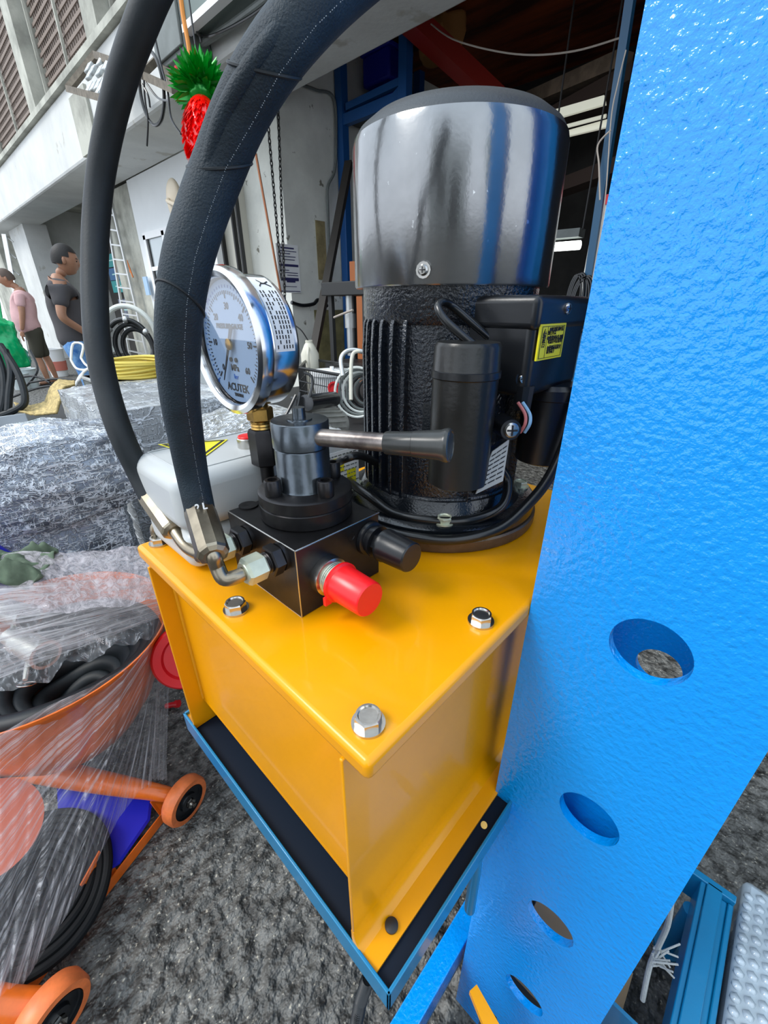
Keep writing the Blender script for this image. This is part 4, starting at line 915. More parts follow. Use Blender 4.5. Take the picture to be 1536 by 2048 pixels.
# ================================================================== PEOPLE
def skinned(name, joints, edges, m, parent, sub=2):
    off = V((0, 0, 0)); p = parent
    while p is not None: off += V(p.location); p = p.parent
    keys = list(joints); me = bpy.data.meshes.new(name)
    me.from_pydata([tuple(V(joints[k][0])-off) for k in keys], [(keys.index(a), keys.index(c)) for a, c in edges], [])
    o = bpy.data.objects.new(name, me); COL.objects.link(o); o.parent = parent; me.materials.append(m)
    o.modifiers.new('skin', 'SKIN'); sv = me.skin_vertices[0].data
    for i, k in enumerate(keys):
        r = joints[k][1]; sv[i].radius = r if isinstance(r, tuple) else (r, r); sv[i].use_root = (i == 0)
    s_ = o.modifiers.new('sub', 'SUBSURF'); s_.levels = sub; s_.render_levels = sub
    dg = bpy.context.evaluated_depsgraph_get(); me2 = bpy.data.meshes.new_from_object(o.evaluated_get(dg)); o.modifiers.clear()
    o.data = me2; me2.name = name
    for f in me2.polygons: f.use_smooth = True
    return o
def head(name, c, fwd, par, hairm, k=1., bald=False):
    """one smooth head: skull, brow, nose, lips, chin, ears"""
    fwd = V(fwd).normalized(); lf = Z.cross(fwd).normalized(); up = fwd.cross(lf)
    bm = bmesh.new(); bmesh.ops.create_uvsphere(bm, u_segments=40, v_segments=32, radius=1)
    G = lambda x, s: math.exp(-(x/s)**2)
    for v in bm.verts:
        x, y, z = v.co; f_ = max(0, x)
        X_, Y_, Z_ = x*.096, y*.076, z*.118
        if z < 0: Y_ *= 1-.30*(-z)**1.3; X_ = X_*(1-.12*(-z)) + .010*(-z)
        if z < -.3 and x < 0: X_ *= .72
        X_ += .022*G(y, .16)*G(z+.16, .16)*(f_ > .3)+.007*G(z-.16, .10)*(f_ > .4)*G(y, .55)+.008*G(y, .26)*G(z+.47, .08)*(f_ > .3)+.010*G(y, .3)*G(z+.78, .14)*(f_ > .1)
        X_ -= .009*G(abs(y)-.36, .14)*G(z-.02, .09)*(f_ > .4)
        v.co = V(c)+(fwd*X_+lf*Y_+up*Z_)*k
    b = B(); b.b.free(); b.b = bm
    for s_ in (-1, 1): b.ball(V(c)+lf*s_*.076*k-fwd*.006*k-up*.012*k, .03*k, 10, (.55, .3, 1))
    b.build(name, skin, par, smooth=80)
    b = B()
    for s_ in (-1, 1): b.ball(V(c)+fwd*.083*k+lf*s_*.029*k+up*.004*k, .008*k, 8, (.6, 1.4, .7)); b.cyl(V(c)+fwd*.092*k+lf*s_*.018*k+up*.024*k, V(c)+fwd*.080*k+lf*s_*.045*k+up*.024*k, .004*k, n=6)
    b.build('eyes_and_brows', hairm, par)
    bm = bmesh.new(); bmesh.ops.create_uvsphere(bm, u_segments=36, v_segments=24, radius=1)
    kill = []
    for v in bm.verts:
        x, y, z = v.co; X_, Y_, Z_ = x*.102-.004, y*.081, z*.124+.004
        lim = (.42 if x > .45 else (.05 if x > -.1 else -.42)); v.co = V(c)+(fwd*X_+lf*Y_+up*Z_)*k
        if z < lim: kill.append(v)
    bmesh.ops.delete(bm, geom=kill, context='VERTS'); b = B(); b.b.free(); b.b = bm; hb = b.build('hair', hairm, par, smooth=80)
    if bald: hb.data.materials.clear(); hb.data.materials.append(mat('thin_grey_hair', (.10, .07, .055), .7))
def hand(name, c, d, side, par, k=1., curl=.5):
    """palm plus five separate fingers hanging along d"""
    d = V(d).normalized(); x_, y_, _ = basis(d, side); c = V(c); J, E_ = {}, []
    J['w'] = (c, (.016*k, .024*k)); J['p'] = (c+d*.045*k, (.013*k, .036*k)); J['q'] = (c+d*.085*k, (.011*k, .036*k)); E_ += [('w', 'p'), ('p', 'q')]
    o = skinned(name, J, E_, skin, par, 2)
    for i, (o_, L_) in enumerate(((-.028, .062), (-.010, .074), (.010, .070), (.027, .055))):
        s_ = c+d*.085*k+y_*o_*k; m_ = s_+d*L_*.5*k+x_*.012*curl*k; e_ = m_+d*L_*.42*k+x_*.028*curl*k
        b = B(); b.tube([s_-d*.015*k, s_, m_, e_], [.009*k, .009*k, .0085*k, .006*k], 8, sub=3); b.build('finger', skin, o, smooth=80)
    s_ = c+d*.03*k-y_*.03*k; b = B(); b.tube([s_, s_+d*.03*k-y_*.018*k+x_*.01*k, s_+d*.058*k-y_*.02*k+x_*.02*k], [.012*k, .011*k, .008*k], 8, sub=3); b.build('thumb', skin, o, smooth=80)
    return o
def person(label, foot, fw, k, pose, hairm, shirtm, legsm, belly, shorts, bald=False):
    foot = V(foot); fw = V((fw[0], fw[1], 0)).normalized(); lf = Z.cross(fw)
    P = lambda f, l, z: foot+(fw*f+lf*l+Z*z)*k
    t = thing('person', label, 'person', foot)
    J = {'hip': (P(0, 0, .93), (.15*k, .135*k)), 'waist': (P(.01+belly*.3, 0, 1.08), ((.125+belly*.2)*k, .13*k)), 'chest': (P(0, 0, 1.28), (.13*k, .15*k)), 'neckb': (P(-.01, 0, 1.44), (.085*k, .10*k)), 'neck': (P(.015, 0, 1.50), .052*k), 'skull': (P(.03+pose['head'][0], 0, 1.57), .05*k)}
    E_ = [('hip', 'waist'), ('waist', 'chest'), ('chest', 'neckb'), ('neckb', 'neck'), ('neck', 'skull')]
    for s_, nm in ((1, 'l'), (-1, 'r')):
        sh_, el, wr = pose['arm_'+nm]
        J['sh'+nm] = (P(0, .175*s_, 1.40), .062*k); J['el'+nm] = (P(*el), .043*k); J['wr'+nm] = (P(*wr), .028*k)
        kn, an, toe = pose['leg_'+nm]
        J['th'+nm] = (P(0, .09*s_, .86), .088*k); J['kn'+nm] = (P(*kn), .06*k); J['ca'+nm] = (V(P(*kn)).lerp(P(*an), .35)-fw*.012*k, .055*k); J['an'+nm] = (P(*an), .036*k); J['to'+nm] = (P(*toe), (.03*k, .042*k))
        E_ += [('neckb', 'sh'+nm), ('sh'+nm, 'el'+nm), ('el'+nm, 'wr'+nm), ('hip', 'th'+nm), ('th'+nm, 'kn'+nm), ('kn'+nm, 'ca'+nm), ('ca'+nm, 'an'+nm), ('an'+nm, 'to'+nm)]
    skinned('body', J, E_, skin, t, 2)
    hc = P(.05+pose['head'][0], 0, 1.635); hf = (fw+V((0, 0, pose['head'][1]))).normalized()
    head('head', hc, hf, t, hairm, k*1.1, bald)
    # shirt
    SJ = {'w0': (P(.0+belly*.15, 0, .82), ((.17+belly*.35)*k, .18*k)), 'wa': (P(.0+belly*.3, 0, .95), ((.175+belly*.5)*k, .185*k)), 'w1': (P(.015+belly*.4, 0, 1.06), ((.18+belly*.6)*k, .19*k)), 'c': (P(.0, 0, 1.27), (.17*k, .195*k)), 'n': (P(-.01, 0, 1.42), (.098*k, .12*k)), 'n2': (P(.0, 0, 1.465), (.078*k, .09*k)), 'n3': (P(.01, 0, 1.505), (.066*k, .066*k))}
    SE = [('w0', 'wa'), ('wa', 'w1'), ('w1', 'c'), ('c', 'n'), ('n', 'n2'), ('n2', 'n3')]
    for s_, nm in ((1, 'l'), (-1, 'r')):
        el = V(P(*pose['arm_'+nm][1])); sh_ = V(P(0, .18*s_, 1.40)); SJ['s'+nm] = (sh_, .080*k); SJ['e'+nm] = (sh_.lerp(el, .72), .070*k); SE += [('n', 's'+nm), ('s'+nm, 'e'+nm)]
    skinned('shirt', SJ, SE, shirtm, t, 2)
    LJ = {'h': (P(0, 0, .98), (.165*k, .165*k)), 'h2': (P(0, 0, .84), (.155*k, .16*k))}; LE = [('h', 'h2')]
    for s_, nm in ((1, 'l'), (-1, 'r')):
        kn, an, toe = pose['leg_'+nm]; kn_, an_ = V(P(*kn)), V(P(*an)); LJ['t'+nm] = (P(0, .085*s_, .76), .108*k)
        if shorts: LJ['k'+nm] = (kn_-Z*.06*k, .098*k); LE += [('h2', 't'+nm), ('t'+nm, 'k'+nm)]
        else: LJ['k'+nm] = (kn_, .080*k); LJ['a'+nm] = (an_+Z*.02*k, .062*k); LE += [('h2', 't'+nm), ('t'+nm, 'k'+nm), ('k'+nm, 'a'+nm)]
    skinned('shorts' if shorts else 'jeans', LJ, LE, legsm, t, 2)
    for s_, nm in ((1, 'l'), (-1, 'r')):
        kn, an, toe = pose['leg_'+nm]; b = B(); c_ = V(P((an[0]+toe[0])/2, an[1], .0)); d_ = (V(P(*toe))-V(P(*an))); d_.z = 0; d_.normalize()
        b.ball(c_+Z*.012*k, 1, 16, (.13*k, .048*k, .012*k), rot=d_.to_track_quat('X', 'Z')); b.build('sandal', dark, t)
        el, wr = V(P(*pose['arm_'+nm][1])), V(P(*pose['arm_'+nm][2])); hand('hand', wr+(wr-el).normalized()*.01, (wr-el)+V((0, 0, -.06)), lf, t, k)
    return t
g = at(172, 782, d=7.4); g.z = 0
posG = dict(head=(.05, -.18), arm_l=(None, (.05, .27, 1.12), (.22, .20, .96)), arm_r=(None, (-.06, -.27, 1.13), (.17, -.19, .93)),
            leg_l=((.03, .10, .48), (-.02, .10, .06), (.12, .12, .03)), leg_r=((.02, -.10, .48), (-.03, -.11, .06), (.11, -.13, .03)))
G1 = at(141, 640, d=3.85); person('man in charcoal T-shirt and blue jeans seen from the side, hand at his hip', (G1.x, G1.y, 0), (1, -.25), .895, posG, hair, greys, jean, .02, False)
G2 = at(102, 768, z=0)
posP = dict(head=(.07, -.35), arm_l=(None, (.02, .26, 1.13), (.10, .25, .88)), arm_r=(None, (-.02, -.26, 1.13), (.03, -.27, .87)),
            leg_l=((.05, .10, .48), (.00, .11, .06), (.14, .13, .03)), leg_r=((-.03, -.10, .48), (-.09, -.11, .06), (.05, -.13, .03)))
person('stout man in pale pink polo shirt and dark shorts looking down to the left', (G2.x, G2.y, 0), (-1, .35), .89, posP, hair, pinks, olive, .14, True, True)

# ================================================================== LEFT BACKGROUND
FX = 2.13
# brackets on the fascia
def bar(b, p, q, w_=.03, t_=.03):
    p, q = V(p), V(q); x_, y_, d_ = basis(q-p); b.rings([[p+x_*w_/2+y_*t_/2, p-x_*w_/2+y_*t_/2, p-x_*w_/2-y_*t_/2, p+x_*w_/2-y_*t_/2], [q+x_*w_/2+y_*t_/2, q-x_*w_/2+y_*t_/2, q-x_*w_/2-y_*t_/2, q+x_*w_/2-y_*t_/2]]); return b
rusty = mat('rusty_angle_iron', (.20, .17, .13), .8, var=.4, vscale=20)
o = thing('rusty_bracket', 'rusty angle iron cradle full of crushed white packets above the concrete ledge', 'bracket', at(180, 160, X=1.7))
K = [at(137, 178, X=1.9), at(192, 110, X=2.1), at(240, 128, X=1.95), at(236, 205, X=1.72)]
for i in range(4): bar(B(), K[i], K[(i+1) % 4], .05, .05).build('angle_bar', rusty, o, smooth=0)
b = B()
for i in range(22):
    u, v_ = random.random(), random.random(); c_ = K[0].lerp(K[1], u*.8+.1).lerp(K[3].lerp(K[2], u*.8+.1), v_*.8+.1); b.box(c_, (.10, .075, .03), rot=((K[1]-K[0]).cross(K[3]-K[0])+V((random.random()-.5, random.random()-.5, random.random()-.5))*.02).to_track_quat('Z', 'X'))
b.build('packet', mat('crushed_white_packets', (.62, .66, .66), .5, var=.4, vscale=20), o, smooth=0, bev=.008, kind='stuff')
o = thing('rusty_bracket', 'empty rusty angle iron bracket between the two big hoses', 'bracket', at(300, 150, X=1.9))
K = [at(283, 150, X=1.9), at(322, 112, X=2.1), at(350, 180, X=1.8)]
for i in range(3): bar(B(), K[i], K[(i+1) % 3], .045, .045).build('angle_bar', rusty, o, smooth=0)
# stained stub of an old beam on the ledge face
a_, c_ = at(140, 188, X=2.1), at(190, 292, X=2.1)
b = B(); b.bb((2.12, min(a_.y, c_.y), c_.z), (2.15, max(a_.y, c_.y)+.15, a_.z)); b.build('trim_5', conc2, smooth=0, kind='structure')
# grey cabinet with door hanging above the fascia
o = thing('meter_cabinet', 'tall dark grey sheet metal cabinet hanging above the red and green ornament', 'cabinet', at(345, 60, X=1.95))
c0, c1 = at(312, 105, X=1.95), at(372, 100, X=1.95)
ya, yb_ = sorted((c0.y, c1.y)); zb_ = at(340, 128, X=1.95).z
b = B(); b.bb((1.95, ya, zb_), (2.14, yb_, zb_+1.3)); cb_ = b.build('body', greym, o, bev=.01)
b = B(); b.bb((1.93, ya+.02, zb_+.03), (1.95, yb_-.02, zb_+1.27)); b.build('door', greym, o, bev=.006)
b = B(); b.tube([at(352, 133, X=1.9), at(360, 160, X=1.9), at(372, 155, X=1.9)], .012, 8); b.build('red_pipe', redw, o)
o = thing('shutter_housing', 'long grey green roller shutter box above the pale fascia', 'shutter box', (2.05, 3, 3.4))
za_ = at(440, 60, X=2.12).z; b = B(); b.bb((1.98, -3, za_), (2.2, at(378, 40, X=2.0).y, za_+.5)); b.build('housing', mat('grey_green_sheet', (.16, .20, .19), .6), o, smooth=0)
b = B(); b.bb((1.94, -3, za_-.02), (2.0, at(378, 40, X=2.0).y, za_+.02)); b.build('lip', white, o, smooth=0)
o = thing('conduit_pipe', 'grey conduit pipe running along the pale fascia above the second hose', 'pipe', at(450, 70, X=2.1))
b = B(); b.tube([at(385, 100, X=2.08), at(455, 55, X=2.08), at(530, 0, X=2.08), at(620, -70, X=2.08)], .022, 10); b.build('pipe', greym, o)
b = B(); b.tube([at(398, 68, X=2.05), at(420, 72, X=2.03), at(470, 50, X=2.05), at(525, 15, X=2.05), at(580, -40, X=2.05)], .008, 8); b.build('slack_cable', cable, o)
b = B(); b.tube([at(360, 0, X=2.0), at(375, 40, X=2.0), at(398, 70, X=2.0), at(402, 85, X=2.0)], .008, 8); b.build('drop_cable', cable, o)
o = thing('orange_cable', 'orange cable running down beside the grey cabinet', 'cable', at(370, 50, X=1.9)); b = B(); b.tube([at(360, -20, X=1.9), at(366, 30, X=1.9), at(376, 85, X=1.9), at(382, 130, X=1.9)], .014, 8); b.build('cable', mat('orange_cable', (.75, .28, .05), .6), o)
o = thing('cable_loops', 'black cable loops dangling below the bracket between the hoses', 'cable', at(300, 180, X=1.85))
c_ = at(303, 178, X=1.85); b = B(); b.tube([c_+V((0, math.cos(a)*.20, math.sin(a)*.20)) for a in [2*PI*j/16 for j in range(16)]], .012, 8, closed=True); b.build('loop', cable, o)
for pts in ([(310, 75), (322, 130), (335, 180), (342, 235), (362, 268)], [(288, 160), (290, 200), (296, 240), (294, 292)], [(284, 168), (296, 190), (300, 215)], [(292, 165), (315, 195), (338, 202)]):
    b = B(); b.tube([at(x, y, X=1.84) for x, y in pts], .007, 6); b.build('strand', cable, o)

# red and green foil ornament
o = thing('foil_ornament', 'hanging pineapple shaped ornament of red foil with a green foil crown', 'ornament', at(405, 230, d=1.6))
oc, ot = at(410, 268, d=1.6), at(402, 180, d=1.6); oz = (ot-oc).normalized(); xo, yo, _ = basis(oz)
b = B(); b.ball(oc, 1, 28, (.070, .070, .135), rot=oz.to_track_quat('Z', 'Y')); b.build('red_core', foil_r, o, smooth=80)
b = B()
for i in range(620):
    h_ = random.uniform(-.9, .92); a = random.uniform(0, 2*PI); r_ = math.sqrt(1-h_*h_)*.071; c_ = oc+oz*h_*.135+(xo*math.cos(a)+yo*math.sin(a))*r_
    n_ = (xo*math.cos(a)+yo*math.sin(a)); tip = c_+n_*.012-oz*.030; s_ = n_.cross(oz)*.008; b.b.faces.new([b.b.verts.new(q_) for q_ in (c_-s_, c_+s_, tip+n_*.003)])
b.build('red_foil_tuft', foil_r, o, smooth=0, kind='stuff')
b = B(); b.ball(ot, .05, 16); b.build('green_core', foil_g, o)
b = B()
for i in range(360):
    a, e = random.uniform(0, 2*PI), random.uniform(-.5, 1.5); n_ = ((xo*math.cos(a)+yo*math.sin(a))*math.cos(e)+oz*math.sin(e)).normalized(); c_ = ot+n_*.035; tip = ot+n_*random.uniform(.085, .125)
    s_ = n_.cross(V((random.random(), random.random(), random.random())+0*oz) if False else V((random.random(), random.random(), random.random()))).normalized()*.011; b.b.faces.new([b.b.verts.new(q_) for q_ in (c_-s_, c_.lerp(tip, .5)-s_*1.1, tip, c_.lerp(tip, .5)+s_*1.1, c_+s_)])
b.build('green_foil_leaf', foil_g, o, smooth=0, kind='stuff')
b = B(); b.tube([ot+oz*.05, ot+oz*.2+Z*.3, at(398, -60, X=1.45)], .003, 6); b.build('string', cable, o)
b = B(); b.bb((2.55, at(400, 330, X=2.55).y-.06, 0), (2.62, at(400, 330, X=2.55).y+.06, 2.64)); b.build('trim_6', white, smooth=0, kind='structure')

# beige mirror back on the white panel, posters and sheets behind the glass
o = thing('convex_mirror', 'beige plastic back of a traffic mirror on an arm beside the second hose', 'mirror', at(355, 402, X=2.5))
c_ = at(350, 402, X=2.5); b = B(); b.ball(c_, 1, 28, (.06, .15, .20)); b.build('shell', beige, o, smooth=80)
b = B(); b.tube([c_-X*.06, c_+V((-.09, -.06, -.03)), at(385, 425, X=2.42), at(400, 440, X=2.7)], .022, 10); b.build('arm', beige, o)
for i, (x_, y_, w_, h_, m_, lab) in enumerate([(294, 572, .14, .24, mat('pale_blue_poster', (.35, .52, .72), .5), 'small pale blue notice on the white wall left of the door frame'),
        (335, 580, .16, .55, mat('cream_poster', (.75, .66, .42), .6), 'cream coloured sheet leaning inside the glazed door'), (322, 630, .2, .4, mat('peach_poster', (.75, .42, .25), .6), 'peach coloured sheet low inside the glazed door'),
        (427, 517, .14, .24, redw, 'red fire equipment box on the wall behind the second hose')]):
    c_ = at(x_, y_, X=2.75); b = B(); b.bb((2.735, c_.y-w_/2, c_.z-h_/2), (2.757, c_.y+w_/2, c_.z+h_/2)); tag(b.build('poster' if i < 3 else 'red_box', m_, smooth=0), lab, 'poster' if i < 3 else 'box')
tA = at(258, 540, X=2.835); tg_ = thing('painted_letter', 'orange letter A painted on the concrete pier beside the white panel', 'sign', tA)
text('lettering', 'A', .34, tA, -Y, Z, mat('orange_paint', (.72, .20, .04), .7), tg_, ext=.003, bold=.004)

# ladder, signs, shelf and hoops inside the dark bay
o = thing('ladder', 'tall aluminium ladder leaning inside the open bay behind the left hose', 'ladder', (3.4, 8.6, 0))
La, Lb, Ra, Rb = at(208, 395, X=2.76), at(258, 700, X=2.70), at(222, 400, X=2.76), at(292, 700, X=2.70)
Lb = La.lerp(Lb, La.z/(La.z-Lb.z)); Rb = Ra.lerp(Rb, Ra.z/(Ra.z-Rb.z))
for p, q in ((La, Lb), (Ra, Rb)): bar(B(), p, q, .05, .03).build('rail', alum, o, smooth=0)
for i in range(1, 13): k = i/13; bar(B(), La.lerp(Lb, k), Ra.lerp(Rb, k), .03, .02).build('rung', alum, o, smooth=0)
for (x_, y_, w_, h_, m_, lab) in ((228, 520, .36, .22, teal, 'upper teal sign hanging behind the ladder'), (236, 548, .38, .22, mat('deep_blue_sign', (.01, .12, .30), .5), 'deep blue sign in the middle behind the ladder'), (243, 572, .40, .22, teal, 'lower teal sign hanging behind the ladder'),
        (262, 620, .45, .4, mat('navy_sheet', (.02, .03, .08), .4, var=.6, vscale=9, col2=(.2, .22, .3)), 'navy glossy sheet leaning low behind the ladder')):
    c_ = at(x_, y_, X=3.35); w_ *= 2.6; g_ = thing('hanging_sign', lab, 'sign', c_); b = B(); b.bb((3.34, c_.y-w_/2, c_.z-h_/2), (3.358, c_.y+w_/2, c_.z+h_/2)); b.build('board', m_, g_, smooth=0)
    b = B(); b.bb((3.335, c_.y-w_*.3, c_.z-.01), (3.34, c_.y+w_*.3, c_.z+.012)); b.build('pale_lettering', mat('pale_teal_print', (.45, .75, .68), .5), g_, smooth=0)
b = B(); b.bb((3.36, 8.4, 0), (3.42, at(203, 520, X=3.36).y, 2.9)); b.build('wall_partition', darkw, smooth=0, kind='structure')
o = thing('storage_shelf', 'dark shelf crowded with boxes on the inner wall behind the man in charcoal', 'shelf', (4.0, 9, 0))
b = B()
for z_ in (.5, 1.0, 1.5, 2.0): b.bb((3.75, 8.8, z_), (4.29, 11.6, z_+.04))
b.build('shelf_board', dark, o, smooth=0)
for y_ in (8.82, 10.2, 11.5): b = B(); b.bb((3.76, y_, 0), (3.8, y_+.05, 2.1)); b.build('post', dark, o, smooth=0)
cols = [tan, mat('dull_red_box', (.35, .06, .03), .7), mat('dull_white_box', (.5, .5, .46), .7), darkw, mat('dull_brown_box', (.16, .09, .05), .8)]
names = {0: 'tan', 1: 'dull red', 2: 'off-white', 3: 'black', 4: 'dark brown'}
lev = {.54: 'lowest', 1.04: 'second', 1.54: 'third', 2.04: 'top'}
for zi, z_ in enumerate((.54, 1.04, 1.54, 2.04)):
    y_ = 8.95
    for ci in random.sample(range(5), 4):
        w_ = random.uniform(.3, .5); h_ = random.uniform(.2, .4); b = B(); b.bb((3.82, y_, z_+.001), (4.2, y_+w_, z_+h_))
        tag(b.build('storage_box', cols[ci], bev=.01), '%s box on the %s board of the dark shelf' % (names[ci], lev[z_]), 'box', 'storage boxes on the dark shelf'); y_ += w_+.1
o = thing('hose_hoop', 'white hose bent into a tall hoop behind the left hose', 'hose', at(262, 690, d=3.9))
c_ = at(262, 672, d=3.9); rr_ = (V((1, -1, 0))).normalized()
b = B(); b.tube([c_+rr_*math.cos(a)*.235+Z*math.sin(a)*.25 for a in [-.6+k*(PI+1.2)/14 for k in range(15)]], .022, 10); b.build('hose', wht, o)
o = thing('hose_hoop', 'black hose hoop with bright ties standing just inside the white hoop', 'hose', at(262, 700, d=3.8))
c_ = at(262, 695, d=3.8)
for k2, r2 in enumerate((.20, .165, .13)):
    b = B(); b.tube([c_+rr_*math.cos(a)*r2+Z*math.sin(a)*r2*1.15+X*.03*k2 for a in [2*PI*k/16 for k in range(16)]], .020, 10, closed=True); b.build('coil', cable, o)
b = B()
for a in (.6, 1.5, 2.4): q_ = c_+rr_*math.cos(a)*.20+Z*math.sin(a)*.23; b.ball(q_, .03, 10)
b.build('tie', alum, o)
b = B(); b.bb((c_.x-.12, c_.y-.12, 0), (c_.x+.12, c_.y+.12, c_.z-.24)); b.build('stand', dark, o)
o = thing('yellow_hose_coil', 'flat coil of bright yellow hose lying on the goods behind the left hose', 'hose', at(270, 725, d=3.0))
c_ = at(262, 732, d=3.0)
for k2 in range(6):
    b = B(); b.tube([c_+rr_*math.cos(a)*(.24-.008*(k2 % 2))+V((1, 1, 0)).normalized()*math.sin(a)*.22+Z*(.017*k2-.05+.008*math.sin(2*a+k2)) for a in [2*PI*k/18 for k in range(18)]], .0115, 8, closed=True); b.build('coil', ywh, o)
zt_ = c_.z-.065
o = thing('steel_crate', 'grey steel crate carrying the yellow hose coil', 'crate', (c_.x, c_.y, 0)); b = B(); b.bb((c_.x-.26, c_.y-.26, 0), (c_.x+.26, c_.y+.26, zt_)); b.build('body', greym, o, bev=.01)
b = B(); b.bb((c_.x-.27, c_.y-.27, zt_-.02), (c_.x+.27, c_.y+.27, zt_)); b.build('rim', alum, o, bev=.004)

# clutter in the left distance
def bucket(lab, c_, r_, h_, m_, hm=None):
    o = thing('bucket', lab, 'bucket', c_); b = B(); b.lathe(c_, Z, [(r_*.8, 0), (r_, h_*.96), (r_*1.06, h_*.96), (r_*1.06, h_), (r_*.92, h_), (r_*.74, .01), (0, .01)], n=28, cap=False); b.build('pail', m_, o)
    b = B(); b.tube([V(c_)+Z*h_+V((math.cos(a)*r_, 0, -abs(math.sin(a))*r_*.5)) for a in [PI*k/8 for k in range(9)]], .006, 6); b.build('handle', alum, o); return o
def g0(x, y): q_ = at(x, y, z=0); return q_
q_ = g0(62, 775); bucket('pale grey bucket standing behind the straw mat, right of its twin', q_, .13, .27, mat('pale_grey_pail', (.5, .56, .56), .5))
q_ = g0(47, 778); bucket('pale grey bucket standing left of its twin near the green bag', q_, .12, .22, MATS['pale_grey_pail'])
q_ = g0(121, 752); o = bucket('white bucket with red print standing at the foot of the white pier', q_, .15, .45, white)
b = B(); b.lathe(q_+Z*.1, Z, [(.138, 0), (.148, .15)], n=28, cap=False); b.build('red_print', mat('faded_red_print', (.65, .2, .15), .6), o)
o = thing('green_bag', 'bright green plastic bag hanging at the left edge in front of the pink shirt', 'bag', at(15, 690, d=3.2))
lump('bag', at(5, 690, d=3.2)-V((.10, .10, .16)), at(5, 690, d=3.2)+V((.11, .11, .16)), greenb, o, seg=16, amp=.05, fr=6, fine=.02, rnd=.6)
b = B(); b.tube([at(5, 655, d=3.2), at(-10, 560, d=3.2), at(-20, 480, d=3.2)], .012, 8); b.build('strap', greenb, o)
o = thing('lattice_post', 'white painted lattice post at the left edge behind the man in pink', 'post', g0(30, 740))
p_, q_ = at(8, 470, d=8.6), at(60, 745, d=8.2)
b = B(); bar(b, p_, q_, .07, .05); b.build('post', white, o, smooth=0)
for i in range(8):
    c_ = p_.lerp(q_, i/8); bar(B(), c_, c_+rr_*.14-Z*.12, .03, .02).build('brace', alum, o, smooth=0)
o = thing('hose_bunch', 'bunch of thick dark hoses hanging and curling at the left edge', 'hose', at(20, 780, d=2.6))
for pts in ([(-15, 690), (5, 740), (8, 790), (-5, 850)], [(10, 700), (22, 740), (18, 790), (16, 822)], [(0, 690), (30, 735), (45, 770), (50, 800), (40, 815), (5, 830), (-20, 835)], [(-20, 720), (-5, 760), (2, 800), (-8, 860)]):
    b = B(); b.tube([at(x, y, d=2.6) for x, y in pts], .020, 10); b.build('hose', rub, o)
o = thing('straw_mat', 'curved piece of woven yellow straw matting behind the wrapped bundle', 'mat', at(80, 810, d=2.7))
def strw(u, v):
    a_ = cr(u, [at(30, 808, d=2.75), at(62, 814, d=2.72), at(92, 806, d=2.7), at(104, 775, d=2.7), at(118, 762, d=2.75), at(150, 765, d=2.8)]); c_ = cr(u, [at(34, 824, d=2.6), at(70, 832, d=2.58), at(115, 828, d=2.56), at(124, 800, d=2.56), at(128, 778, d=2.6), at(150, 772, d=2.7)]); return a_.lerp(c_, v)+Z*nz((u*30, v*6, 0), 1)*.006
sheet('weave', strw, straw, o, 60, 10, th=.012)
for (x_, y_, lab) in ((18, 845, 'grey open carton with clips at the left edge, uppermost'), (52, 862, 'grey carton with black slots beside the wrapped roll')):
    c_ = at(x_, y_, d=2.3); o = thing('grey_carton', lab, 'carton', c_); b = B(); b.box(c_, (.16, .15, .07), rot=V((0, .2, 1)).to_track_quat('Z', 'X')); b.build('body', mat('grey_card', (.40, .43, .46), .6), o, bev=.004)
    b = B()
    for i in range(3): b.box(c_+V((-.082, -.04+i*.04, .01)), (.004, .02, .012))
    b.build('slot', ink, o, smooth=0)
o = thing('support_table', 'low dark steel table under the cartons and matting at the left', 'table', (.35, 3.2, 0))
zt_ = at(52, 862, d=2.3).z-.06; b = B(); b.bb((-.2, 2.72, zt_-.04), (.75, 4.1, zt_)); b.build('tabletop', dark, o, smooth=0)
for x_ in (-.15, .7):
    for y_ in (2.76, 4.05): b = B(); b.bb((x_-.02, y_-.02, 0), (x_+.02, y_+.02, zt_-.04)); b.build('leg', dark, o, smooth=0)
o = thing('folding_chair', 'white tube frame of a folding chair standing before the blue jeans', 'chair', at(165, 740, d=3.9))
for pts in ([(142, 720), (146, 688), (166, 690), (162, 716)], [(142, 720), (152, 736), (168, 740), (178, 736)], [(162, 716), (170, 728), (180, 735)], [(178, 736), (160, 752), (150, 772), (138, 780)], [(178, 738), (182, 756), (170, 780)], [(168, 742), (158, 760), (140, 768), (120, 768)]):
    b = B(); b.tube([at(x, y, d=3.0) for x, y in pts], .008, 8, sub=4); b.build('frame_tube', white, o)
for x_, y_ in ((140, 780), (170, 780)): c_ = at(x_, y_, d=3.0); b = B(); b.cyl(c_, (c_.x, c_.y, 0), .008, n=8); b.build('leg', white, o)
for kk, pts in enumerate(([(-15, 770), (60, 752), (100, 765)], [(60, 700), (75, 740), (50, 775)], [(10, 800), (80, 775), (140, 770)], [(60, 765), (110, 758), (150, 762), (135, 770)])):
    b = B(); b.tube([at(x, y, d=4.6) for x, y in pts], .012, 6); o = b.build('floor_cable', cable)
    tag(o, ['black cable on the ground at the left edge behind the buckets', 'short black cable curling beside the grey buckets', 'black cable trailing just behind the straw mat', 'looped black cable at the foot of the white pier'][kk], 'cable')

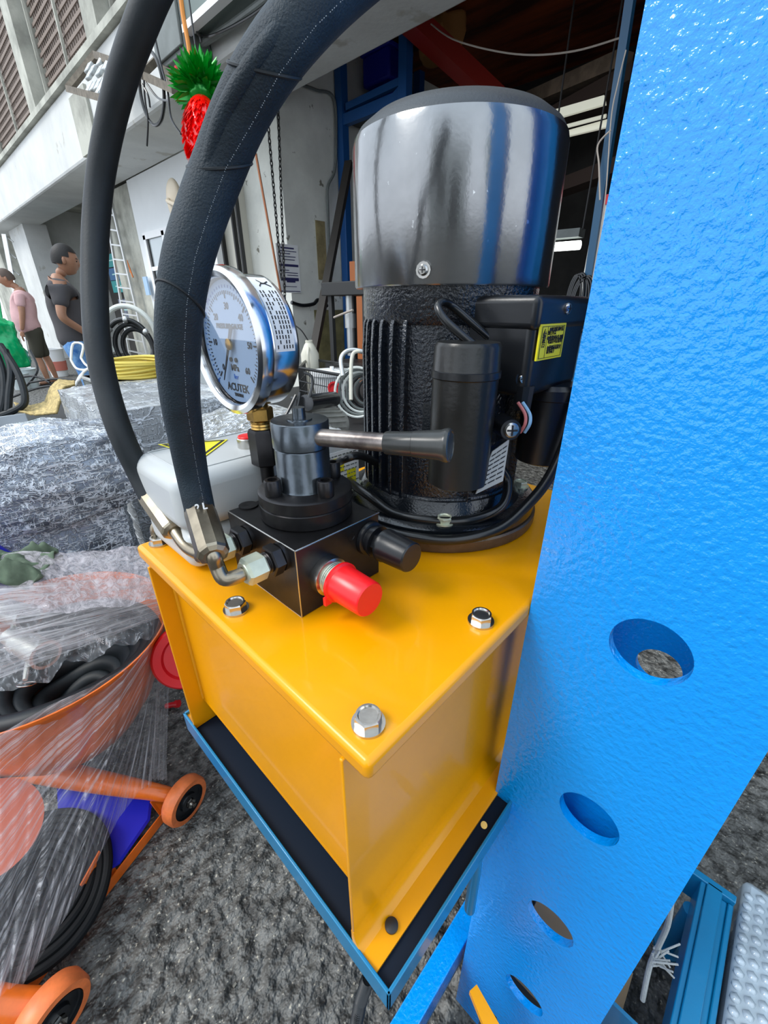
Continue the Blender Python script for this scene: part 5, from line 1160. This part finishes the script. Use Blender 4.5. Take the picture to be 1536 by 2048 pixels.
# ================================================================== SIDE WALL AND WORKSHOP INTERIOR
WY = 3.895
def onw(x, y): return at(x, y, Y=WY)
def chain(lab, p, q, link, m_, sag=.0):
    o = thing('hanging_chain', lab, 'chain', p); L_ = (V(q)-V(p)).length; n_ = int(L_/(link*1.45)); b = B(); d_ = (V(q)-V(p)).normalized(); x_, y_, _ = basis(d_)
    for i in range(n_):
        c_ = V(p).lerp(V(q), (i+.5)/n_); s_ = x_ if i % 2 else y_
        b.tube([c_+s_*math.cos(a)*link*.42+d_*math.sin(a)*link for a in [2*PI*k/8 for k in range(8)]], link*.20, 5, sub=1, closed=True)
    b.build('link', m_, o, kind='stuff'); return o
chain('dark steel chain hanging down the stained wall in front of the paper notice', onw(549, 212)-Y*.05, onw(564, 600)-Y*.05, .024, dark)
chain('dark steel chain hanging left of the paper notice beside the cream door', onw(503, 270)-Y*.25, onw(532, 560)-Y*.25, .024, dark)
o = thing('copper_rod', 'thin copper coloured rod leaning beside the left chain', 'rod', onw(520, 430)); b = B(); b.cyl(onw(492, 315)-Y*.15, onw(546, 600)-Y*.15, .010, n=8); b.build('rod', mat('copper_rod', (.45, .18, .09), .4, metal=.6), o)
# notice
a_, c_ = onw(550, 486), onw(597, 586)
o = thing('paper_notice', 'white printed paper notice taped to the stained wall behind the chain', 'notice', a_)
b = B(); b.bb((a_.x, WY-.006, c_.z), (c_.x+.03, WY-.002, a_.z)); sh = b.build('sheet', white, o, smooth=0)
wn, hn = c_.x+.03-a_.x, a_.z-c_.z; b = B()
for k_, x0_, x1_, th_ in ((.06, .2, .8, .012), (.13, .1, .9, .006), (.18, .15, .6, .006), (.24, .1, .85, .006), (.30, .3, .8, .006), (.40, .1, .95, .02), (.52, .1, .5, .006), (.57, .3, .9, .006), (.62, .4, .9, .006), (.68, .08, .92, .026), (.74, .35, .75, .016), (.86, .2, .8, .005), (.96, .05, .95, .006)):
    z_ = a_.z-hn*k_; b.bb((a_.x+wn*x0_, WY-.009, z_-th_), (a_.x+wn*x1_, WY-.006, z_))
b.build('print_lines', mat('navy_print', (.03, .03, .12), .6), sh, smooth=0)
a_, c_ = onw(630, 440), onw(655, 560); b = B(); b.bb((a_.x, WY-.004, c_.z), (c_.x, WY, a_.z)); b.build('trim_7', mat('ochre_patch', (.42, .34, .17), .8, var=.4, vscale=8), smooth=0, kind='structure')
b = B(); a_, c_ = onw(628, 620), onw(700, 740); b.bb((a_.x, WY-.003, .0), (5.5, WY, a_.z)); b.build('trim_8', mat('olive_dado', (.26, .23, .10), .8, var=.4, vscale=6), smooth=0, kind='structure')
o = thing('wall_conduit', 'thin grey conduit with a kink running down the stained wall', 'conduit', onw(668, 300)); b = B(); b.tube([onw(600, 172)-Y*.03, onw(628, 182)-Y*.03, onw(664, 200)-Y*.03, onw(668, 300)-Y*.03, onw(665, 345)-Y*.03, onw(652, 375)-Y*.03, onw(652, 420)-Y*.03, onw(657, 560)-Y*.03], .012, 8); b.build('pipe', greym, o)
o = thing('black_wall_cable', 'thick black cable looping along the wall under the notice', 'cable', onw(600, 610)); b = B(); b.tube([onw(578, 605)-Y*.04, onw(600, 611)-Y*.04, onw(622, 608)-Y*.04, onw(632, 600)-Y*.04, onw(650, 612)-Y*.04], .018, 8); b.build('cable', cable, o)
o = thing('leaning_bar', 'long dark wooden bar leaning across the stained wall', 'bar', onw(655, 520)); bar(B(), at(698, 325, Y=3.7), at(620, 745, Y=3.3), .07, .05).build('bar', mat('dark_wood_bar', (.035, .030, .025), .7), o, smooth=0)

o = thing('pallet_rack', 'blue pallet rack with braced end frame standing against the stained wall', 'rack', (3.6, 3.5, 0))
for x_, y_, X_ in ((682, 170, 3.5), (812, 70, 3.5), (735, 170, 4.5), (838, 150, 4.5)):
    c_ = at(x_, y_, X=X_); b = B(); b.bb((X_-.04, c_.y-.045, 0), (X_+.04, c_.y+.045, 3.25)); b.build('post', rackb, o, bev=.004)
yr0, yr1 = at(682, 170, X=3.5).y, at(812, 70, X=3.5).y
for z_ in (1.25, 2.62): b = B(); b.bb((3.47, yr1, z_), (3.53, yr0, z_+.08)); b.build('beam', rackb, o, smooth=0)
bar(B(), at(695, 215, X=3.5), at(800, 165, X=3.5), .05, .05).build('brace', rackb, o, smooth=0)
bar(B(), at(805, 175, X=3.5), at(770, 215, X=3.5), .04, .04).build('brace', rackb, o, smooth=0)
for z_ in (1.28, 2.66): b = B(); b.bb((3.5, yr1, z_), (4.6, yr0, z_+.03)); b.build('shelf_board', dark, o, smooth=0)
cr_m = mat('blue_crate_plastic', (.01, .02, .42), .5)
for (x_, y_, lab, m_, nm, cat_) in ((740, 178, 'upper royal blue plastic crate on the rack behind the motor', cr_m, 'plastic_crate', 'crate'), (745, 225, 'lower royal blue plastic crate on the rack behind the motor', cr_m, 'plastic_crate', 'crate'), (770, 150, 'crumpled brown paper sack on top of the rack', mat('brown_paper', (.42, .20, .06), .8), 'paper_sack', 'sack')):
    c_ = at(x_, y_, X=3.9)-Y*.22+(V((0, -.40, .06)) if nm == 'paper_sack' else V((0, 0, .06)) if y_ < 200 else V((0, 0, -.06))); o = thing(nm, lab, cat_, c_)
    if nm == 'paper_sack': lump('sack', c_-V((.14, .14, .12)), c_+V((.14, .14, .16)), m_, o, seg=10, amp=.06, fr=6)
    else:
        b = B(); b.box(c_, (.30, .34, .22)); b.build('body', m_, o, bev=.02)
        b = B(); b.box(c_+Z*.12, (.33, .37, .03)); b.build('rim', m_, o, bev=.006)
o = thing('red_beam', 'dark red steel box beam slanting through the dark workshop above the motor', 'beam', at(900, 120, X=3.6)); bar(B(), at(800, 20, X=3.3), at(1010, 215, X=4.2), .16, .12).build('beam', mat('dull_red_beam', (.28, .012, .005), .5), o, smooth=0)
o = thing('drooping_cord', 'thin white cord drooping under the rust brown ceiling', 'cord', at(1050, 105, X=3.2)); b = B(); b.tube([at(862, 48, X=3.2), at(905, 78, X=3.2), at(980, 100, X=3.2), at(1060, 110, X=3.2), at(1150, 102, X=3.2), at(1240, 76, X=3.2)], .005, 6); b.build('cord', mat('dusty_cord', (.4, .35, .3), .7), o)
for i, (p, q, w_, m_) in enumerate((((940, 330), (1290, 150), .30, mat('brown_purlin', (.05, .03, .022), .8)), ((960, 245), (1250, 120), .14, brown), ((1000, 420), (1250, 330), .18, MATS['brown_purlin']))):
    bar(B(), at(*p, X=4.9), at(*q, X=4.2), w_, .10).build('trim_%d' % (9+i), m_, smooth=0, kind='structure')
def lampbar(lab, p, q, X_, m_, hm, w_=.03, hw=.12):
    o = thing('fluorescent_lamp', lab, 'lamp', at(*p, X=X_)); a_, c_ = at(*p, X=X_), at(*q, X=X_)
    bar(B(), a_+Z*.07, c_+Z*.07, hw, .05).build('housing', hm, o, smooth=0); b = B(); b.cyl(a_, c_, w_, n=12); b.build('tube', m_, o)
    for e_ in (a_, c_): b = B(); b.cyl(e_+Z*.09, V((e_.x, e_.y, 3.3)), .006, n=6); b.build('hanger', dark, o)
    return o
lampbar('lit fluorescent tube beside the blue post at fan cover height', (1080, 496), (1160, 490), 3.4, lamp, greym, .028, .10)
o = thing('ceiling_light', 'pale yellow ceiling light panel in two strips right of the fan cover top', 'light', at(1150, 230, X=3.8))
for (q4) in ([(1098, 222), (1208, 190), (1210, 208), (1100, 240)], [(1130, 262), (1215, 238), (1212, 254), (1136, 272)]):
    P4 = [at(x, y, X=3.8) for x, y in q4]; b = B(); b.prism(P4, X*.03); b.build('panel', lampw, o, smooth=0)
b = B(); b.cyl(at(1128, 254, X=3.75), at(1212, 232, X=3.75), .012, n=8); b.build('tube', lampw, o)
o = thing('blue_post', 'slim dark blue steel post with hanging wires beside the blue upright', 'post', (2.6, 1, 0))
p_, q_ = at(1249, 80, X=2.6), at(1165, 640, X=2.6); dq = (q_-p_)/(q_.z-p_.z); b = B(); bar(b, p_+dq*(3.3-p_.z), q_-dq*q_.z, .036, .036); b.build('post', mat('post_blue', (.005, .06, .13), .4), o, smooth=0)
b = B(); b.tube([at(1222, 260, X=2.55), at(1196, 290, X=2.55), at(1198, 330, X=2.55), at(1200, 400, X=2.55)], .004, 6); b.build('wire', MATS['dusty_cord'], o)
b = B(); b.tube([at(1252, 100, X=2.55), at(1235, 170, X=2.55), at(1222, 240, X=2.55), at(1210, 400, X=2.55), at(1185, 560, X=2.55)], .003, 6); b.build('wire', MATS['dusty_cord'], o)
o = thing('white_cabinet', 'white cabinet with red edge stripes partly hidden by the blue upright', 'cabinet', at(1200, 500, X=2.9))
a_, c_ = at(1190, 412, X=2.9), at(1165, 605, X=2.9); yq = at(1183, 480, X=2.9).y+.01
b = B(); b.bb((2.9, yq-.6, c_.z), (3.3, yq, a_.z)); b.build('body', mat('dirty_white', (.66, .65, .60), .6, var=.25, vscale=6, speck=((.2, .2, .18), 22, .68)), o, smooth=0)
for z_ in (a_.z, c_.z-.04): b = B(); b.bb((2.895, yq-.61, z_), (3.3, yq+.005, z_+.045)); b.build('red_stripe', redw, o, smooth=0)
b = B(); b.bb((2.95, yq-.55, 0), (3.25, yq-.05, c_.z-.04)); b.build('plinth', dark, o, smooth=0)
o = thing('cable_hank', 'hank of black cable hanging on the blue post above the terminal box', 'cable', at(1150, 600, X=2.2))
for k2 in range(6):
    b = B(); c_ = at(1146+k2*4, 600+k2*2, X=2.57); b.tube([c_+Y*math.cos(a)*(.035+.004*k2)+Z*math.sin(a)*(.12+.008*(k2 % 3)) for a in [2*PI*k/12 for k in range(12)]], .006, 6, sub=4, closed=True); b.build('loop', cable, o)
# dark machinery to fill the deep bay
o = thing('steel_press', 'black bench press machine with round column standing before the blue rack', 'press', (2.4, 2.5, 0))
a_, c_ = at(652, 578, X=2.35), at(712, 572, X=2.35); yA, yB = a_.y, c_.y
b = B(); b.bb((2.3, yB-.15, 1.17), (2.6, yA, 1.26)); b.build('head_plate', dark, o, bev=.006)
for x_, y_ in ((2.33, yA-.06), (2.56, yA-.06), (2.33, yB-.1), (2.56, yB-.1)): b = B(); b.bb((x_, y_-.02, 0), (x_+.03, y_+.02, 1.17)); b.build('leg', dark, o, smooth=0)
c_ = at(700, 620, X=2.4); b = B(); b.cyl((c_.x, c_.y, .75), (c_.x, c_.y, 1.17), .03, n=16); b.cyl((c_.x, c_.y, .95), (c_.x, c_.y, 1.05), .042, n=16); b.build('ram', alum, o)
b = B(); b.bb((2.3, yB-.15, .62), (2.6, yA, .70)); b.build('bed', dark, o, smooth=0)
b = B(); b.tube([at(668, 635, X=2.28), at(685, 628, X=2.28), at(706, 620, X=2.28)], .008, 8); b.build('handle', MATS['dusty_cord'], o)
o = thing('wooden_board', 'orange brown wooden board standing behind the motor fins', 'board', at(710, 680, X=2.9)); c_ = at(708, 680, X=2.9); b = B(); b.bb((2.9, c_.y-.15, 0), (2.95, c_.y+.03, 1.45)); b.build('board', mat('orange_wood', (.40, .12, .03), .6), o, smooth=0)

# workbench with small machines behind the gauge
o = thing('low_workbench', 'low dark workbench behind the pressure gauge carrying basket and small motor', 'workbench', (1.5, 1.7, 0))
b = B(); b.bb((1.05, 1.15, .56), (2.2, 2.5, .60)); b.build('tabletop', dark, o, smooth=0)
for x_ in (1.1, 2.15):
    for y_ in (1.2, 2.45): b = B(); b.bb((x_-.03, y_-.03, 0), (x_+.03, y_+.03, .56)); b.build('leg', dark, o, smooth=0)
o = thing('wire_basket', 'black wire basket with a red emblem behind the brass stem', 'basket', at(650, 790, d=2.2))
A4 = [at(596, 742, d=2.35), at(696, 752, d=2.1), at(714, 742, d=2.5)]
p0, p1 = at(596, 738, d=2.3), at(698, 750, d=2.0); h_ = p1.z-.601; dpt = V((.30, .30, 0)); zt_ = (p0.z+p1.z)/2; p0.z = p1.z = zt_
b = B(); C4 = [p0, p1, p1+dpt, p0+dpt]; b.tube(C4, .008, 8, sub=1, closed=True); b.build('rim', cable, o)
b = B()
for i in range(4):
    p, q = C4[i], C4[(i+1) % 4]; n_ = 26 if i % 2 == 0 else 22
    for k in range(n_): c_ = p.lerp(q, k/n_); b.cyl(c_, V((c_.x, c_.y, .602)), .0022, n=4)
    for z_ in (.63, .68, .73): b.cyl(V((p.x, p.y, z_)), V((q.x, q.y, z_)), .0028, n=4)
b.build('wire_mesh', cable, o, smooth=0, kind='stuff')
b = B(); c_ = at(668, 776, d=2.0); n_ = (V((0, 0, CAM_Z))-c_).normalized(); b.lathe(c_, n_, [(.030, 0), (.030, .003), (.022, .003), (.022, 0)], n=28); b.cyl(c_-Z*.01, c_-Z*.01+n_*.004, .018, n=20); b.build('red_emblem', redw, o)
o = thing('white_bucket', 'white bucket with lid standing inside reach of the wire basket', 'bucket', at(662, 745, d=2.5)); c_ = at(664, 742, d=2.45)
b = B(); b.lathe((c_.x, c_.y, .602), Z, [(.10, 0), (.12, c_.z-.62), (.128, c_.z-.62), (.128, c_.z-.60), (0, c_.z-.598)], n=36, cap=False); b.build('pail', white, o)
b = B(); b.cyl(c_, c_+Z*.025, .012, n=12); b.build('lid_knob', white, o)
o = thing('white_jug', 'cream plastic jug with moulded handle standing under the leaning bar', 'jug', at(620, 710, d=2.6)); c_ = at(620, 712, d=2.6)
b = B(); b.lathe((c_.x, c_.y, .602), Z, [(.05, 0), (.055, .02), (.055, c_.z-.62+.03), (.03, c_.z-.602+.065), (.022, c_.z-.602+.075), (.022, c_.z-.602+.09), (0, c_.z-.602+.09)], n=28); b.build('bottle', mat('cream_plastic', (.62, .60, .50), .5), o)
b = B(); b.tube([c_+V((-.03, -.03, .05)), c_+V((-.06, -.06, .02)), c_+V((-.06, -.06, -.05)), c_+V((-.045, -.045, -.08))], .008, 8); b.build('handle', MATS['cream_plastic'], o)
b = B(); b.tube([c_+Z*.08, c_+V((-.03, .02, .14)), c_+V((-.05, .05, .17))], .004, 6); b.build('spout_wire', dark, o)
o = thing('small_motor', 'small grey electric motor with ribbed casing and black cylinder behind the valve', 'motor', at(640, 835, d=1.6))
c0, c1 = at(600, 842, d=1.6), at(672, 838, d=1.75); d_ = (c1-c0).normalized(); L_ = (c1-c0).length
gm = mat('silver_grey_casting', (.46, .46, .42), .45, metal=.4, var=.3, vscale=14)
b = B(); b.lathe(c0-Z*.02, d_, [(.0, -.05), (.045, -.045), (.062, -.02), (.065, .0), (.062, .012), (.062, L_), (.055, L_+.02), (0, L_+.03)], n=40, cap=False); b.build('casing', gm, o)
for k in range(20):
    a = 2*PI*k/20; x_, y_, _ = basis(d_); n_ = x_*math.cos(a)+y_*math.sin(a); s_ = n_.cross(d_)*.0018; p, q = c0-Z*.02+d_*.02+n_*.06, c0-Z*.02+d_*(L_-.01)+n_*.06
    b = B(); b.prism([p-s_, p+s_, p+s_+n_*.012, p-s_+n_*.012], q-p); b.build('rib', gm, o, smooth=0)
e0, e1 = at(612, 806, d=1.55), at(668, 798, d=1.75); b = B(); dd = (e1-e0).normalized(); b.lathe(e0, dd, [(.020, .0), (.030, .002), (.030, (e1-e0).length), (0, (e1-e0).length+.004)], n=28); b.lathe(e0, dd, [(.02, .001), (0, .015)], n=28, cap=False); b.build('capacitor', blk, o)
b = B(); q_ = at(596, 806, d=1.56); b.box(q_, (.04, .04, .05)); b.build('terminal_cover', plast, o, bev=.006)
b = B(); b.box(V(((c0.x+c1.x)/2, (c0.y+c1.y)/2, ((c0.z+c1.z)/2-.06+.601)/2)), (.10, .12, abs((c0.z+c1.z)/2-.06-.601))); b.build('foot', gm, o)
o = thing('cable_pile', 'pile of grey and dark cables with a bent steel tube left of the motor fins', 'cable', at(700, 740, d=2.0))
for k2 in range(7):
    c_ = at(714, 772, d=1.9)-Z*.03; r2 = .10-.009*k2; b = B(); b.tube([c_+rr_*math.cos(a)*r2+Z*math.sin(a)*r2*1.1+X*.012*k2 for a in [2*PI*k/12 for k in range(12)]], .006, 6, sub=4, closed=True); b.build('loop', (wht if k2 in (0, 2) else greym if k2 % 2 else cable), o)
b = B(); b.tube([at(686, 752, d=1.85), at(682, 720, d=1.85), at(690, 705, d=1.85), at(706, 700, d=1.85), at(728, 704, d=1.85)], .010, 10); b.build('bent_tube', alum, o)
b = B(); b.tube([at(702, 800, d=1.8), at(702, 740, d=1.8), at(706, 708, d=1.8), at(720, 702, d=1.8)], .008, 10); b.build('bent_tube', MATS['cream_plastic'], o)
for kk, pts in enumerate(([(592, 790), (580, 815), (568, 838)], [(600, 785), (596, 810), (585, 840), (575, 850)], [(608, 745), (622, 752), (625, 770), (618, 795)])):
    b = B(); b.tube([at(x, y, d=1.3) for x, y in pts], .0045, 8); tag(b.build('lead_wire', cable), ['short black lead drooping to the switch box behind the gauge', 'longer black lead beside the small motor end', 'black lead arching in front of the wire basket'][kk], 'wire')
